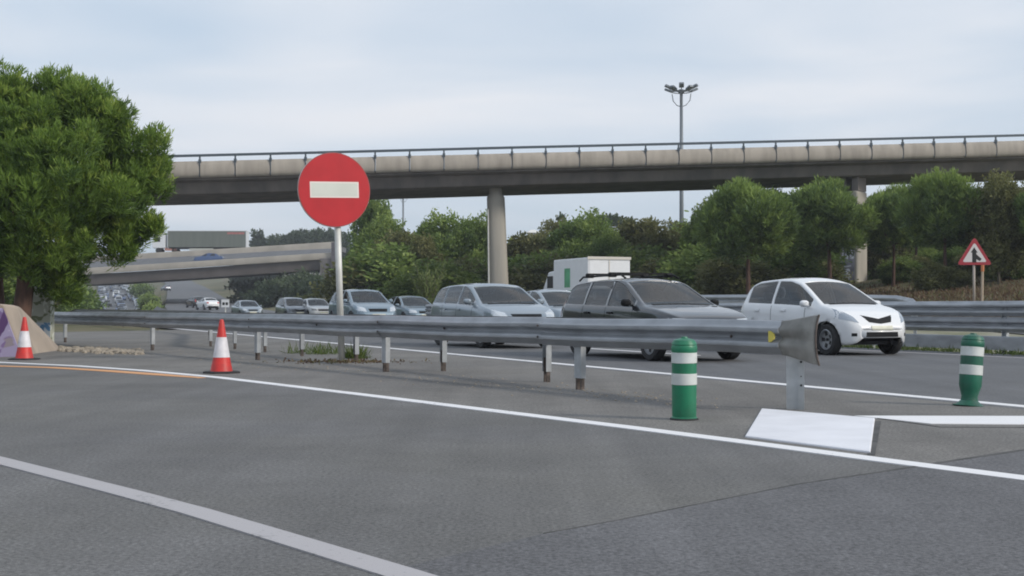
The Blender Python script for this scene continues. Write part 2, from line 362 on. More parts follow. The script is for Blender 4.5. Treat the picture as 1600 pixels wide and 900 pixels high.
strip('motorway_right_line', [(road_pt(17.9, Y), Y, 0) for Y in [5, 12, 18, 25, 30, 40, 50, 60, 80, 100, 130, 170, 200, 250, 300, 350, 390]], .15, M['line_old'], lambda p: g(p[0], p[1])+(.005 if p[1] < 70 else .02))
# white wedge marking on the nose, right
wdg = [(1335, 650.5), (1600, 651), (1760, 652), (1760, 667), (1600, 664), (1455, 663), (1400, 657)]
flat_sheet('nose_marking', [[at(x, y) for x, y in wdg]], M['line'], 0.0065)
strip('joint_seam', [at(1372, 659), at(1366, 690), at(1361, 712)], .045, M['seam'], 0.005)
strip('joint_seam', [at(1372, 654), at(1470, 668), at(1600, 668.5), at(1700, 668)], [.02, .03, .03, .02], M['seam'], 0.0055)
# raised white painted plinth at the barrier nose
sp = [at(1190, 640.5), at(1367, 656), at(1360, 709), at(1164, 684)]
bb = MB(); top = [Vector((p.x, p.y, .016)) for p in sp]; bot = [Vector((p.x, p.y, -.01)) for p in sp]
bb.add(top+bot, [(0, 1, 2, 3), (7, 6, 5, 4), (0, 4, 5, 1), (1, 5, 6, 2), (2, 6, 7, 3), (3, 7, 4, 0)])
o = bb.build('painted_slab', M['slab']); bevel(o, .008)
tag(o, 'low white painted concrete slab on the asphalt at the foot of the barrier nose', 'slab')

# ------------------------------------------------------------------ guardrails
def wbeam(t=.0):
    pts = []
    for u, a in [(-.155, .0), (-.145, .018), (-.115, .030), (-.085, .080), (-.065, .083), (-.045, .078), (-.015, .012), (0, .005), (.015, .012), (.045, .078), (.065, .083), (.085, .080), (.115, .030), (.145, .018), (.155, 0)]:
        pts.append((a, u))
    return pts + [(a-.006, u) for a, u in pts[::-1]]
def rail_mesh(path, side=1, zc=.65, end_scale=None):
    prof = [(a*side, u+zc) for a, u in wbeam()]
    return MB().sweep(path, prof, closed=True)
def post(parent, p, ang, hgt=.60, wide=True, side=1, leg_mat=None):
    Mx = Matrix.Translation(p) @ Matrix.Rotation(ang, 4, 'Z')
    b = MB(); t = .006; zz = .13 if wide else -.05
    # C section sleeve, web towards -x
    wd, dp = .125, .07
    b.box(-wd/2, wd/2, -dp/2, -dp/2+t, zz, hgt, M=Mx); b.box(-wd/2, -wd/2+t, -dp/2+t, dp/2, zz, hgt, M=Mx); b.box(wd/2-t, wd/2, -dp/2+t, dp/2, zz, hgt, M=Mx)
    o = b.build('post', M['steel_post'], parent)
    if wide:
        l = MB()
        for s in (-1, 1): l.box(s*.042-.012, s*.042+.012, -.022, .022, -.05, .30, M=Mx)
        l.build('post_foot', M['rust'], o)
    return o
def bolt(parent, p, r=.016):
    b = MB(); b.lathe([(r, -.01), (r, .01), (r*.5, .016)], 8, M=Matrix.Translation(p) @ Matrix.Rotation(R(90), 4, 'X')); return b.build('bolt', M['rust'], parent)
nose = at(1237, 640)
def near_line(px): return at(px, 480+.0923*(px+496))
def far_line(px): return at(px, 480+.1065*(px+253))
gr = empty('guardrail', nose)
tag(gr, 'long near galvanised guardrail ending in a flared fishtail plate with yellow reflector', 'guardrail')
def local(root, ps): return [Vector(p)-root.location for p in ps]
pxs = [1232, 1050, 853, 700, 600, 500, 400, 320, 236, 160, 100, 78]
path = [near_line(x) for x in pxs]
dn = (path[0]-path[-1]).normalized(); rgt = Vector((dn.y, -dn.x, 0))     # rgt points to camera side
lp = local(gr, path)
# beams in 4 m lengths with a small lap so joints show
seg = [(1232, 855), (858, 598), (601, 398), (401, 234), (237, 78)]
for i, (a, c) in enumerate(seg):
    pa, pc = near_line(a), near_line(c); off = -rgt*(.004 if i % 2 else -.003) + rgt*.045
    ps = [pa.lerp(pc, k/6)+off-nose for k in range(7)]
    ps = [p+Vector((0, 0, .006*math.sin(i*1.7+k))) for k, p in enumerate(ps)]
    # travel is away from camera => 'right' of travel is the far side, so side=-1
    bm_ = rail_mesh(ps, side=-1, zc=.645); o = bm_.build('rail', M['steel'], gr, auto=40)
angn = math.atan2(dn.y, dn.x)
for px in (903, 600, 400, 236, 100):
    p = near_line(px)-nose - rgt*.03
    post(gr, p, angn, .62)
# nose post (big C profile with bolt holes)
Mx = Matrix.Translation(Vector((0, 0, 0))-rgt*.05) @ Matrix.Rotation(R(-20), 4, 'Z')
b = MB(); b.box(-.075, .03, -.045, -.039, 0, .52, M=Mx); b.box(-.075, -.069, -.039, .06, 0, .52, M=Mx); b.box(.03, .082, -.050, -.043, 0, .52, M=Mx)
o = b.build('post', M['steel_post'], gr)
for zz, rr in ((.43, .011), (.22, .010), (.30, .006)):
    bb = MB(); bb.lathe([(rr, -.004), (rr, .006)], 8, M=Mx @ Matrix.Translation((.056, -.052, zz)) @ Matrix.Rotation(R(90), 4, 'X')); bb.build('bolt_hole', M['black'], o)
# fishtail terminal: beam profile opening out into a flat flared plate, curled back at the lip
pr = wbeam(); n_ = 12; vs = []; tlen = .42
half = wbeam()[:15]
rows = []
for k in range(n_+1):
    t = k/n_; s_ = max(0, (t-.06)/.94)**1.15
    flare = 1+.42*s_; depth = (1-s_)*1.0
    xx = -.03 + tlen*t
    curl = .0 if t < .85 else ((t-.85)/.15)**2*.03
    row = []
    for a, u in half:
        d_ = .60*(1-t)**.8; aa = .088*(1-d_)+a*d_ - .045*s_*(abs(u)/.155)**2
        row.append(Vector((0, 0, 0)) + dn*(xx - .0) + rgt*(.049+aa-curl) + Vector((0, 0, .645+u*flare - .012*s_)))
    rows.append(row)
vs = [v for r_ in rows for v in r_]; m15 = 15
fs = [(i*m15+j, i*m15+j+1, (i+1)*m15+j+1, (i+1)*m15+j) for i in range(n_) for j in range(m15-1)]
b = MB(); b.add(vs, fs)
o = b.build('end_terminal', M['steel_dirty'], gr, auto=50)
sm = o.modifiers.new('thick', 'SOLIDIFY'); sm.thickness = .006
# dark curled lip strip of the terminal
b = MB(); lip = [r_+dn*.004 for r_ in rows[-1]]; b.tube(lip, .009, 6); b.build('terminal_lip', M['rust'], o)
# yellow reflector
c0 = near_line(1222)-nose + rgt*.135 + Vector((0, 0, .655)) - dn*.0
b = MB(); vs = []
for aa, uu in ((-.035, .05), (-.008, .05), (.035, .022), (.04, 0), (.035, -.022), (-.008, -.05), (-.035, -.05)):
    vs.append(c0+dn*aa+Vector((0, 0, uu)))
vs2 = [v-rgt*.012 for v in vs]; n7 = 7
b.add(vs+vs2, [tuple(range(7)), tuple(range(7, 14))[::-1]]+[(i, (i+1) % 7, 7+(i+1) % 7, 7+i) for i in range(7)])
b.build('reflector', mat('reflector', (.72, .60, .12), .3, var=.1), gr)
for px in (603, 400, 855, 236):
    for uu in (.065, -.065): bolt(gr, near_line(px)-nose+rgt*.135+Vector((0, 0, .645+uu)), .012)
for px in (1150, 700, 500): bolt(gr, near_line(px)-nose+rgt*.06+Vector((0, 0, .645)), .014)

def guardrail(name, label, pts, zoff=.645, spacing=4.0, side=1, lower=False, second=None, hgt=.62, wide=False, posts=None, group=None, seglen=8.0):
    root = empty(name, pts[0]); tag(root, label, 'guardrail', group)
    P = [Vector(p)-Vector(pts[0]) for p in pts]
    # resample
    out = [P[0]]; acc = 0; res = []
    for a, c in zip(P, P[1:]):
        n = max(1, int((c-a).length/1.0)); res += [a.lerp(c, i/n) for i in range(n)]
    res.append(P[-1])
    i = 0; stepn = max(2, int(seglen))
    while i < len(res)-1:
        j = min(len(res)-1, i+stepn)
        lo = .003 if (i//stepn) % 2 else 0
        segp = [p+Vector((lo, 0, 0)) for p in res[i:j+1]]
        rail_mesh(segp, side=side, zc=zoff).build('rail', M['steel'], root, auto=40)
        if second: rail_mesh(segp, side=side, zc=second).build('upper_rail', M['steel'], root, auto=40)
        i = j
    if lower:
        MB().sweep(res, [(.05*side, .06), (.056*side, .06), (.056*side, .32), (.04*side, .34), (.034*side, .34), (.05*side, .32)]).build('lower_rail', M['steel'], root)
    if posts is None:
        tot = 0; nextp = .6
        for a, c in zip(res, res[1:]):
            l = (c-a).length
            if tot+l >= nextp:
                post(root, a.lerp(c, (nextp-tot)/l), math.atan2((c-a).y, (c-a).x), hgt, wide); nextp += spacing
            tot += l
    else:
        for q in posts:
            dd = P[-1]-P[0]; post(root, Vector(q)-Vector(pts[0]), math.atan2(dd.y, dd.x), hgt, wide)
    return root
fp = [far_line(x)+Vector((.02, .10, 0)) for x in (1225, 855, 692, 470, 330)]
far_end = [Vector((road_pt(8.0, Y), Y, g(road_pt(8.0, Y), Y))) for Y in (42, 52, 62, 74, 86, 100, 116, 135, 155, 178)]
guardrail('guardrail', 'galvanised guardrail just behind the near one, running off along the jammed carriageway', fp+far_end, side=1,
          wide=True, posts=[far_line(x)+Vector((0, .13, 0)) for x in (855, 692, 555, 470, 412, 365, 327)]+far_end)
rp = [Vector((road_pt(19.35, Y), Y, g(road_pt(19.35, Y), Y))) for Y in (14, 20, 26, 32, 40, 48, 56)]
guardrail('guardrail', 'double-band guardrail on the grass verge right of the white hatchback', rp, side=-1, lower=True, zoff=.57, posts=None, hgt=1.02, second=.89)
sr = [Vector((road_pt(D, Y), Y, max(0, gz))) for D, Y, gz in ((20.3, 29.3, .08), (21.3, 30.6, .22), (22.3, 32.2, .34), (23.3, 34.2, .44), (23.8, 37, .50), (23.6, 41, .53), (23.3, 46, .55), (23.2, 54, .55), (23.2, 66, .5))]
guardrail('guardrail', 'raised guardrail along the slip road behind the dark estate car and the hatchback', sr, side=-1, zoff=.64)

# ------------------------------------------------------------------ bollards
def bollard(px, py, lean, tilt, dark, label, neck):
    p = at(px, py); root = empty('bollard', p); root.rotation_euler = (tilt, lean, 0)
    tag(root, label, 'bollard', 'green and white flexible bollards at the nose')
    g1 = M['green_plastic_dark' if dark else 'green_plastic']
    r = .101
    if neck: prof = [(.135, 0), (.12, .012), (.078, .05), (.072, .085), (.09, .15), (r, .19), (r+.002, .30), (r, .31)]
    else: prof = [(r+.006, 0), (r+.006, .02), (r-.004, .028), (r-.002, .05), (r, .30), (r, .56)]
    b = MB(); b.lathe(prof[:] if neck else prof, 32)
    if neck: b.lathe([(r, .31), (r, .56)], 32)
    # top: collar and dome
    b.lathe([(r, .555), (r+.006, .565), (r+.004, .60), (r-.002, .612), (r+.003, .618), (r-.002, .63), (.085, .652), (.05, .664), (.03, .668), (.026, .680), (.0, .682)], 32)
    b.build('body', g1, root, auto=35)
    for z0, z1 in ((.292, .378), (.468, .548)):
        q = MB(); q.lathe([(r+.0005, z0-.003), (r+.0035, z0), (r+.0035, z1), (r+.0005, z1+.003)], 32, cap=False); q.build('reflective_band', M['reflective'], root, auto=40)
    if not neck:
        q = MB(); q.lathe([(r+.016, .0), (r+.016, .012), (r+.004, .018)], 28); q.build('foot_ring', M['rubber'], root)
    else:
        q = MB(); q.lathe([(.15, .0), (.15, .008), (.10, .014)], 20); q.build('foot_ring', M['green_plastic_dark'], root)
    return root
bollard(1069, 656, 0, R(1), False, 'upright green bollard with two white bands in front of the near guardrail', False)
bollard(1514, 634, R(4.5), R(-2), True, 'darker green bollard with a pinched foot, leaning, right of the white hatchback', True)

# ------------------------------------------------------------------ cones
def cone(px, py, label, H=.75, rz=.3, stain=False):
    root = empty('traffic_cone', at(px, py), rz); tag(root, label, 'traffic cone', 'red and white traffic cones on the ramp edge line')
    b = MB(); s = .235
    b.lathe([(s*1.15, 0), (s*1.15, .022), (s*.95, .03)], 8, M=Matrix.Rotation(R(22.5), 4, 'Z')); b.build('base', M['rubber'], root)
    def rad(z): return .150-(z/.75)*(.150-.028)
    b = MB(); b.lathe([(.155, .028), (.150, .04), (rad(.22), .22)], 28); b.build('cone_skirt', M['cone_red'], root, auto=40)
    b = MB(); b.lathe([(rad(.50), .50), (rad(.63), .63), (rad(.72), .72), (.024, .745), (.012, .75)], 28)
    b.build('cone_tip', M['cone_red'], root, auto=40)
    b = MB(); b.lathe([(rad(.22)-.002, .219), (rad(.22)+.003, .222), (rad(.50)+.003, .50), (rad(.50)-.002, .503)], 28); b.build('white_sleeve', M['cone_white'], root, auto=40)
    # second cone just nested behind gives the dark red sliver on the right
    return root
cone(346, 583, 'red and white traffic cone with a dark base, standing right of the other', .75, .25)
cone(38, 562, 'red and white traffic cone in front of the graffiti-covered concrete block', .75, .9)

# ------------------------------------------------------------------ no entry sign
zs = 21.6; base = at(534, 480+1840/zs)
root = empty('no_entry_sign', base); root.rotation_euler = (0, R(-1.9), 0)
tag(root, 'round red no entry sign with white bar on a tall pale pole behind the guardrail', 'road sign')
MB().tube([(0, 0, -.05), (0, 0, 2.9)], .055, 14).build('pole', M['pole'], root, smooth=True)
fz = PZ(525, 297, zs); zc = fz.z
Ms = Matrix.Translation((-.02, -.10, zc)) @ Matrix.Rotation(R(25), 4, 'Z') @ Matrix.Rotation(R(90), 4, 'X')
rs = .625
b = MB(); b.lathe([(rs, -.045), (rs+.006, -.04), (rs+.006, .0), (rs, .004)], 56, M=Ms); pl = b.build('disc', M['alu'], root, auto=40)
b = MB(); b.lathe([(rs-.012, .0042), (rs-.012, .0075)], 56, M=Ms); b.build('red_face', M['sign_red'], pl)
b = MB(); b.lathe([(rs+.004, .0042), (rs+.004, .006), (rs-.012, .006), (rs-.012, .0042)], 56, M=Ms, cap=False); b.build('face_edge', mat('face_edge', (.35, .05, .05), .5), pl)
b = MB(); b.box(-.425, .425, -.135, .135, .0078, .0095, M=Ms); b.build('bar_border', mat('bar_border', (.82, .74, .70), .5), pl)
b = MB(); b.box(-.40, .40, -.110, .110, .0098, .0112, M=Ms); b.build('white_bar', M['sign_white'], pl)
b = MB(); b.box(-.09, .09, -.06, .06, -.075, -.046, M=Ms @ Matrix.Translation((0, .25, 0))); b.box(-.09, .09, -.06, .06, -.075, -.046, M=Ms @ Matrix.Translation((0, -.3, 0))); b.build('bracket', M['alu'], root)

# ------------------------------------------------------------------ leaf clouds
def leaf_object(name, C, D, Lh, Wd, tone, m, parent=None):
    """C centres (n,3), D unit directions, lengths, widths, tones -> tapered quads"""
    n = len(C); rnd = RNG.normal(size=(n, 3)); S = np.cross(D, rnd); S /= np.linalg.norm(S, axis=1)[:, None]+1e-9
    Lh = np.broadcast_to(Lh, (n,))[:, None]; Wd = np.broadcast_to(Wd, (n,))[:, None]
    v = np.stack([C-S*Wd*.35, C+S*Wd*.35, C+D*Lh*.6+S*Wd*.5, C+D*Lh, C+D*Lh*.6-S*Wd*.5], 1).reshape(-1, 3)
    me = bpy.data.meshes.new(name); me.vertices.add(n*5); me.vertices.foreach_set('co', v.astype(np.float32).ravel())
    me.loops.add(n*5); me.loops.foreach_set('vertex_index', np.arange(n*5, dtype=np.int32))
    me.polygons.add(n); me.polygons.foreach_set('loop_start', np.arange(0, n*5, 5, dtype=np.int32))
    try: me.polygons.foreach_set('loop_total', np.full(n, 5, dtype=np.int32))
    except Exception: pass
    a = me.attributes.new('tone', 'FLOAT', 'FACE'); a.data.foreach_set('value', np.clip(tone, 0, 1).astype(np.float32))
    me.update(calc_edges=True); me.validate()
    return link_mesh(name, me, m, parent)
def unit(a): return a/(np.linalg.norm(a, axis=1)[:, None]+1e-9)
def lobes_leaves(lobes, dens, per, tuft, Ln, Wn, shell=.35, up=.5, spread=.55, rough=.16):
    """tufts of leaves over ellipsoid lobes. lobes: (cx,cy,cz,rx,ry,rz). returns arrays"""
    Cs, Ds, Ts = [], [], []
    for lb in lobes:
        c = np.array(lb[:3]); r = np.array(lb[3:6]); area = (r[0]*r[1]+r[1]*r[2]+r[0]*r[2])/3*4*math.pi
        n = max(12, int(area*dens))
        u = unit(RNG.normal(size=(n, 3)))
        ph = RNG.uniform(0, 6.28, 6)
        bumpf = 1+rough*(np.sin(u[:, 0]*5+ph[0])*np.sin(u[:, 1]*5+ph[1])+np.sin(u[:, 2]*6+ph[2])*np.sin(u[:, 0]*7+ph[3]))+RNG.normal(size=n)*.05
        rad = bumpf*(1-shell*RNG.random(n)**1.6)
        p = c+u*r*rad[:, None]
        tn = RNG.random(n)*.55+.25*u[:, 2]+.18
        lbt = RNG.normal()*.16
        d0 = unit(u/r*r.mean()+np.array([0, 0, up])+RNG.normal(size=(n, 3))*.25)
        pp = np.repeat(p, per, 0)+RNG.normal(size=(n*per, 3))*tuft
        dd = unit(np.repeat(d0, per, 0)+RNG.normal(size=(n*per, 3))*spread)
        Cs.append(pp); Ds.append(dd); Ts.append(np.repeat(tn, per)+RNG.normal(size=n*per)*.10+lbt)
    C = np.concatenate(Cs); D = np.concatenate(Ds); T = np.concatenate(Ts); n = len(C)
    return C, D, Ln*(.7+.6*RNG.random(n)), Wn*(.7+.6*RNG.random(n)), T
def trunk(root, h, r0, r1, limbs, m, lean=(0, 0)):
    b = MB(); k = 9; pts = [Vector((lean[0]*t+.06*h*.1*math.sin(5*t+lean[0]), lean[1]*t, -.3+(h+.3)*t)) for t in [i/k for i in range(k+1)]]
    b.tube(pts, [r0*(1.35 if i == 0 else 1)*(1-t_)+r1*t_ for i, t_ in enumerate([i/k for i in range(k+1)])], 10)
    for st_, end in limbs:
        s = Vector((lean[0]*st_, lean[1]*st_, h*st_)); e = Vector(end); mid = s.lerp(e, .5)+Vector((0, 0, -.12*(e-s).length))
        rr = r0*(1-st_)+r1*st_
        b.tube([s, s.lerp(mid, .6), mid, mid.lerp(e, .6), e], [rr*.6, rr*.5, rr*.4, rr*.28, rr*.12], 7)
    return b.build('trunk', m, root, smooth=True)

# ---- big umbrella pine at the left
ZT = 30.0; tb = PZ(24, 500, ZT); tb.z = 0
root = empty('pine_tree', tb); tag(root, 'big dense bright green pine filling the left edge above the concrete block', 'pine tree')
lob = []
for px, py, rp, dy in [(60, 202, 80, 0), (128, 186, 58, .2), (0, 180, 72, .2), (-70, 240, 110, 0), (166, 212, 42, .1), (226, 238, 34, .2), (238, 286, 29, .3), (110, 300, 92, -1.2), (192, 312, 60, .1), (20, 320, 100, -1.4), (66, 378, 58, -1.0), (148, 362, 50, .1), (-80, 355, 90, 0), (206, 354, 27, .2), (236, 356, 9, .2), (88, 425, 38, .5), (106, 448, 25, .3), (-14, 395, 40, .6), (60, 300, 125, 1.6), (-10, 260, 90, 2.2), (165, 270, 56, 1.6), (190, 384, 20, .1), (84, 150, 33, .1), (30, 146, 36, .3), (136, 158, 30, 0), (180, 182, 22, .1)]:
    p = PZ(px, py, ZT+dy)-tb; r_ = rp*ZT/F; lob.append((p.x, p.y, p.z, r_, r_*1.0, r_*.95))
sub = []
for lb in lob:         # break every lobe into rounded pads so the outline reads as tufts
    sub.append(lb[:3]+tuple(v*.66 for v in lb[3:]))
    for k in range(int(8+lb[3]*13)):
        u = unit(RNG.normal(size=(1, 3)))[0]; rr = lb[3]; q = np.array(lb[:3])+u*rr*RNG.uniform(.72, .92); s_ = RNG.uniform(.20, .36)*min(1, .5+rr*.5)
        sub.append((q[0], q[1], q[2], s_, s_, s_*1.25))
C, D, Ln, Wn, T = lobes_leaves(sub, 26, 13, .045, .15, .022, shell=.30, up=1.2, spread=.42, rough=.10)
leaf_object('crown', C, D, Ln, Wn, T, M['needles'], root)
limbs = [(.55, (l[0]*.75, l[1]*.75, l[2]-.2)) for l in lob[:8]]+[(.4, (lob[9][0], lob[9][1], lob[9][2])), (.45, (lob[10][0], lob[10][1], lob[10][2]))]
trunk(root, 4.6, .24, .12, limbs, M['bark'], (.5, .2))
# second stem of the same clump
t2 = PZ(2, 500, ZT+1.2); t2.z = 0
r2 = empty('pine_tree', t2); tag(r2, 'thinner pine trunk standing at the very left edge beside the big pine', 'pine tree')
trunk(r2, 4.0, .15, .09, [(.7, (-1.2, .3, 4.6)), (.8, (.8, .5, 4.6))], M['bark'], (-.3, .1))
C, D, Ln, Wn, T = lobes_leaves([(-1.2, .4, 4.6, 1.3, 1.2, 1.1), (-.3, .8, 4.0, .9, .8, .7)], 30, 9, .05, .2, .034, shell=.35, up=.9, spread=.45, rough=.2)
leaf_object('crown', C, D, Ln, Wn, T, M['needles'], r2)

# ---- tree prototypes
def make_pine(seed, H, Rr, trunk_h, m='needles_dark', bark='bark'):
    rs_ = random.Random(seed); root = empty('pine_tree'); L_ = []; cz = trunk_h+(H-trunk_h)*.5; hz = (H-trunk_h)/2
    L_.append((0, 0, cz, Rr*.72, Rr*.72, hz*.8))
    for k in range(22):
        a = rs_.uniform(0, 6.28); e = rs_.uniform(-.8, 1.25); s_ = rs_.uniform(.26, .42)*Rr
        L_.append((math.cos(a)*math.cos(e)*Rr*.72, math.sin(a)*math.cos(e)*Rr*.72, cz+math.sin(e)*hz*.78, s_, s_, s_*.9))
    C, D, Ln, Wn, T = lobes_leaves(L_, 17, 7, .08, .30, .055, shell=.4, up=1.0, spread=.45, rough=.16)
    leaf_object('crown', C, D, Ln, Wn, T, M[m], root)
    limbs = [(rs_.uniform(.6, .95), (l[0]*.7, l[1]*.7, l[2]-.2)) for l in L_[1:8]]
    trunk(root, trunk_h+hz, .15, .07, limbs, M[bark], (rs_.uniform(-.3, .3), 0)); return root
def make_broad(seed, H, Rr, low, m='leaves', dens=15, leaf=.20, bark='bark_grey', tall=1.0):
    rs_ = random.Random(seed); root = empty('broadleaf_tree'); L_ = []; cz = low+(H-low)*.5; hz = (H-low)/2
    L_.append((0, 0, cz, Rr*.65, Rr*.65, hz*.75))
    for k in range(26):
        a = rs_.uniform(0, 6.28); e = rs_.uniform(-1.2, 1.35); s_ = rs_.uniform(.20, .42)*Rr
        L_.append((math.cos(a)*math.cos(e)*Rr*.75, math.sin(a)*math.cos(e)*Rr*.75, cz+math.sin(e)*hz*.80+rs_.uniform(-.2, .3), s_, s_, s_*rs_.uniform(.8, 1.4)))
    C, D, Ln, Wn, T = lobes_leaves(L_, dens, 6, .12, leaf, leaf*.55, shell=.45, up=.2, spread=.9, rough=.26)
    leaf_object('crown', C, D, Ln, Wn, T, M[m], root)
    limbs = [(rs_.uniform(.3, .8), (l[0]*.8, l[1]*.8, l[2])) for l in L_[1:9]]
    trunk(root, max(low+hz, 1), .13, .05, limbs, M[bark], (rs_.uniform(-.3, .3), 0)); return root
pines = [make_pine(11, 6.6, 2.7, 2.3), make_pine(12, 6.4, 2.4, 2.3), make_pine(13, 6.8, 3.0, 2.3)]
broads = [make_broad(21, 7, 3.0, .6), make_broad(22, 7, 2.7, .5, 'leaves_olive'), make_broad(23, 7, 3.2, .6, 'leaves'), make_broad(24, 7, 2.8, .4, 'leaves_olive', 13, .24)]
bushes = [make_broad(31, 3.0, 1.9, .0, 'leaves', 18, .17), make_broad(32, 2.6, 1.8, .0, 'leaves_olive', 18, .17)]
_used = set()
def put(proto, px, topy, Y, H0, label, cat, group, sx=1.0, name=None, z=None):
    """stand a tree at pixel column px, distance Y, so that its top reaches topy"""
    p = PZ(px, topy, Y); zb = g(p.x, Y) if z is None else z; s = (p.z-zb)/H0
    if proto in _used: o = copy_tree(proto)
    else: o = proto; _used.add(proto)
    if name: o.name = name
    o.location = (p.x, Y, zb); o.scale = (s*sx, s*sx, s); o.rotation_euler = (0, 0, random.uniform(0, 6.28))
    tag(o, label, cat, group); return o
GP = 'pines behind the slip road'; GB = 'broadleaf trees beyond the motorway'
# right hand pines (in front of the viaduct)
put(pines[0], 1170, 284, 64, 7.0, 'round-topped dark pine right of the tall floodlight mast, first of the pine row', 'pine tree', GP, 1.0)
put(pines[1], 1296, 280, 67, 6.8, 'broad pine whose crown hides the top of the graffitied viaduct pier', 'pine tree', GP, 1.05)
put(pines[2], 1240, 300, 72, 7.2, 'pine set back in the dip between the mast-side pine and the pier', 'pine tree', GP, .9)
put(pines[0], 1395, 292, 68, 7.0, 'pine with a bare slanting trunk just right of the graffitied pier', 'pine tree', GP, .85)
put(pines[2], 1478, 266, 62, 7.2, 'tallest dark pine of the row, overlapping the viaduct edge left of the warning sign', 'pine tree', GP, .88)
put(broads[1], 1560, 276, 60, 7.2, 'olive broadleaf tree rising behind the triangular warning sign', 'tree', GB, .85)
put(pines[1], 1640, 285, 58, 6.8, 'pine at the right edge of the picture behind the bank', 'pine tree', GP, 1.0)
put(broads[0], 1120, 318, 78, 7.2, 'leafy tree at the foot of the tall floodlight mast', 'tree', GB, .75)
put(pines[0], 1520, 300, 73, 7.0, 'shaded pine behind the tallest pine and the olive tree', 'pine tree', GP, 1.1)
put(pines[1], 1430, 310, 74, 6.8, 'shaded pine filling the gap behind the slanting trunk', 'pine tree', GP, 1.1)
put(broads[2], 1206, 312, 84, 7.2, 'leafy tree filling the gap behind the first two round pines', 'tree', GB, .9)
put(broads[3], 1385, 318, 84, 7.2, 'olive tree in the back row right of the graffitied pier', 'tree', GB, .9)
put(broads[1], 1600, 296, 68, 7.2, 'olive tree at the far right between the two edge trees', 'tree', GB, .9)
# middle
put(broads[3], 1010, 342, 92, 7.2, 'olive tree midway between the box truck and the tall mast', 'tree', GB, 1.0)
put(broads[2], 1062, 362, 95, 7.2, 'lower green tree just left of the tall mast', 'tree', GB, 1.0)
put(broads[0], 905, 345, 96, 7.2, 'green tree straight above the white box truck', 'tree', GB, 1.1)
put(broads[1], 868, 348, 102, 7.2, 'pointed tree a little right of the slim viaduct pier, above the truck front', 'tree', GB, .8)
put(broads[3], 826, 366, 98, 7.2, 'low olive tree touching the right side of the slim pier', 'tree', GB, 1.1)
put(broads[2], 955, 375, 90, 7.2, 'low tree below the distant white house roof', 'tree', GB, 1.0)
put(broads[0], 745, 345, 98, 7.2, 'green tree touching the left side of the slim pier', 'tree', GB, .8)
put(broads[2], 696, 349, 100, 7.2, 'bushy light-topped tree between the small mast and the slim pier', 'tree', GB, 1.05)
put(broads[3], 622, 362, 104, 7.2, 'russet-olive tree under the small floodlight mast', 'tree', GB, .9)
put(broads[1], 660, 372, 96, 7.2, 'low olive tree right of the small mast', 'tree', GB, .8)
put(broads[0], 582, 314, 112, 7.2, 'tall tree peeping out right of the no entry sign disc', 'tree', GB, .5)
put(broads[2], 600, 352, 108, 7.2, 'tree directly behind the no entry sign pole', 'tree', GB, .9)
# trees filling the ground left of the jam, behind the big pine
for px, ty, Y, k_, lbl_ in [(-60, 330, 62, 0, 'green tree behind the thinner pine trunk at the left edge'), (-330, 300, 58, 1, 'olive tree far off to the left of the graffiti-covered block'), (-620, 300, 60, 2, 'green tree farthest left behind the ramp'), (40, 400, 96, 3, 'olive tree low behind the big pine trunk'), (-200, 372, 92, 2, 'distant green tree left behind the big pine'), (-480, 370, 96, 0, 'distant tree on the far left skyline')]:
    put(broads[k_], px, ty, Y, 7.2, lbl_, 'tree', 'trees left of the jammed carriageway', 1.3)
# unseen tree belt added behind and left of camera, darkening reflections in the cars
C, D, Ln, Wn, T = lobes_leaves([(x, y, 3.2, 4.5, 4.0, 4.2) for x, y in [(-70+8*i, -34-4*math.sin(i)) for i in range(18)]+[(-78+1.5*math.sin(i), -26+8*i) for i in range(9)]], 5, 5, .25, .6, .4, shell=.5, up=.1, spread=.9, rough=.2)
o = leaf_object('woodland', C, D, Ln, Wn, T, M['leaves']); tag(o, kind='stuff', label='added unseen belt of trees behind the viewer, darkening reflections in the cars', cat='woodland')
# understorey
GU = 'shrubs along the foot of the trees'
lb = ['shrub left of the silver people carrier roof', 'shrub between the two carriageway cars under the slim pier', 'shrub right behind the slim pier foot', 'shrub left of the box truck', 'shrub right of the box truck', 'shrub above the estate car bonnet', 'shrub between estate car and hatchback', 'shrub behind the hatchback rear roof', 'shrub behind the hatchback windscreen', 'shrub right of the graffitied pier foot', 'shrub under the tallest pine', 'shrub behind the warning sign', 'shrub at the right edge', 'shrub beneath the no entry sign disc', 'shrub beside the dark van roof', 'shrub just left of the hatchback roof', 'shrub above the hatchback rear window', 'shrub left of the graffitied pier foot', 'shrub at the foot of the slanting pine trunk', 'shrub midway between the pier and the warning sign', 'shrub left of the warning sign top', 'low shrub in front of the tallest pine', 'shrub behind the marker post with the orange top']
for i, (px, ty, Y) in enumerate([(690, 425, 84), (735, 412, 88), (815, 415, 88), (858, 408, 86), (1000, 405, 84), (1050, 408, 80), (1105, 400, 76), (1180, 395, 74), (1238, 392, 76), (1425, 400, 80), (1450, 395, 80), (1545, 385, 66), (1610, 372, 64), (578, 405, 100), (622, 402, 98), (1155, 405, 68), (1215, 402, 70), (1266, 404, 74), (1412, 408, 70), (1425, 402, 72), (1500, 392, 70), (1470, 415, 60), (1580, 395, 62)]):
    put(bushes[i % 2], px, ty, Y, 3.1, 'dark green '+lb[i], 'shrub', GU, 1.75, 'shrub', z=g(PZ(px, ty, Y).x, Y)-.1)
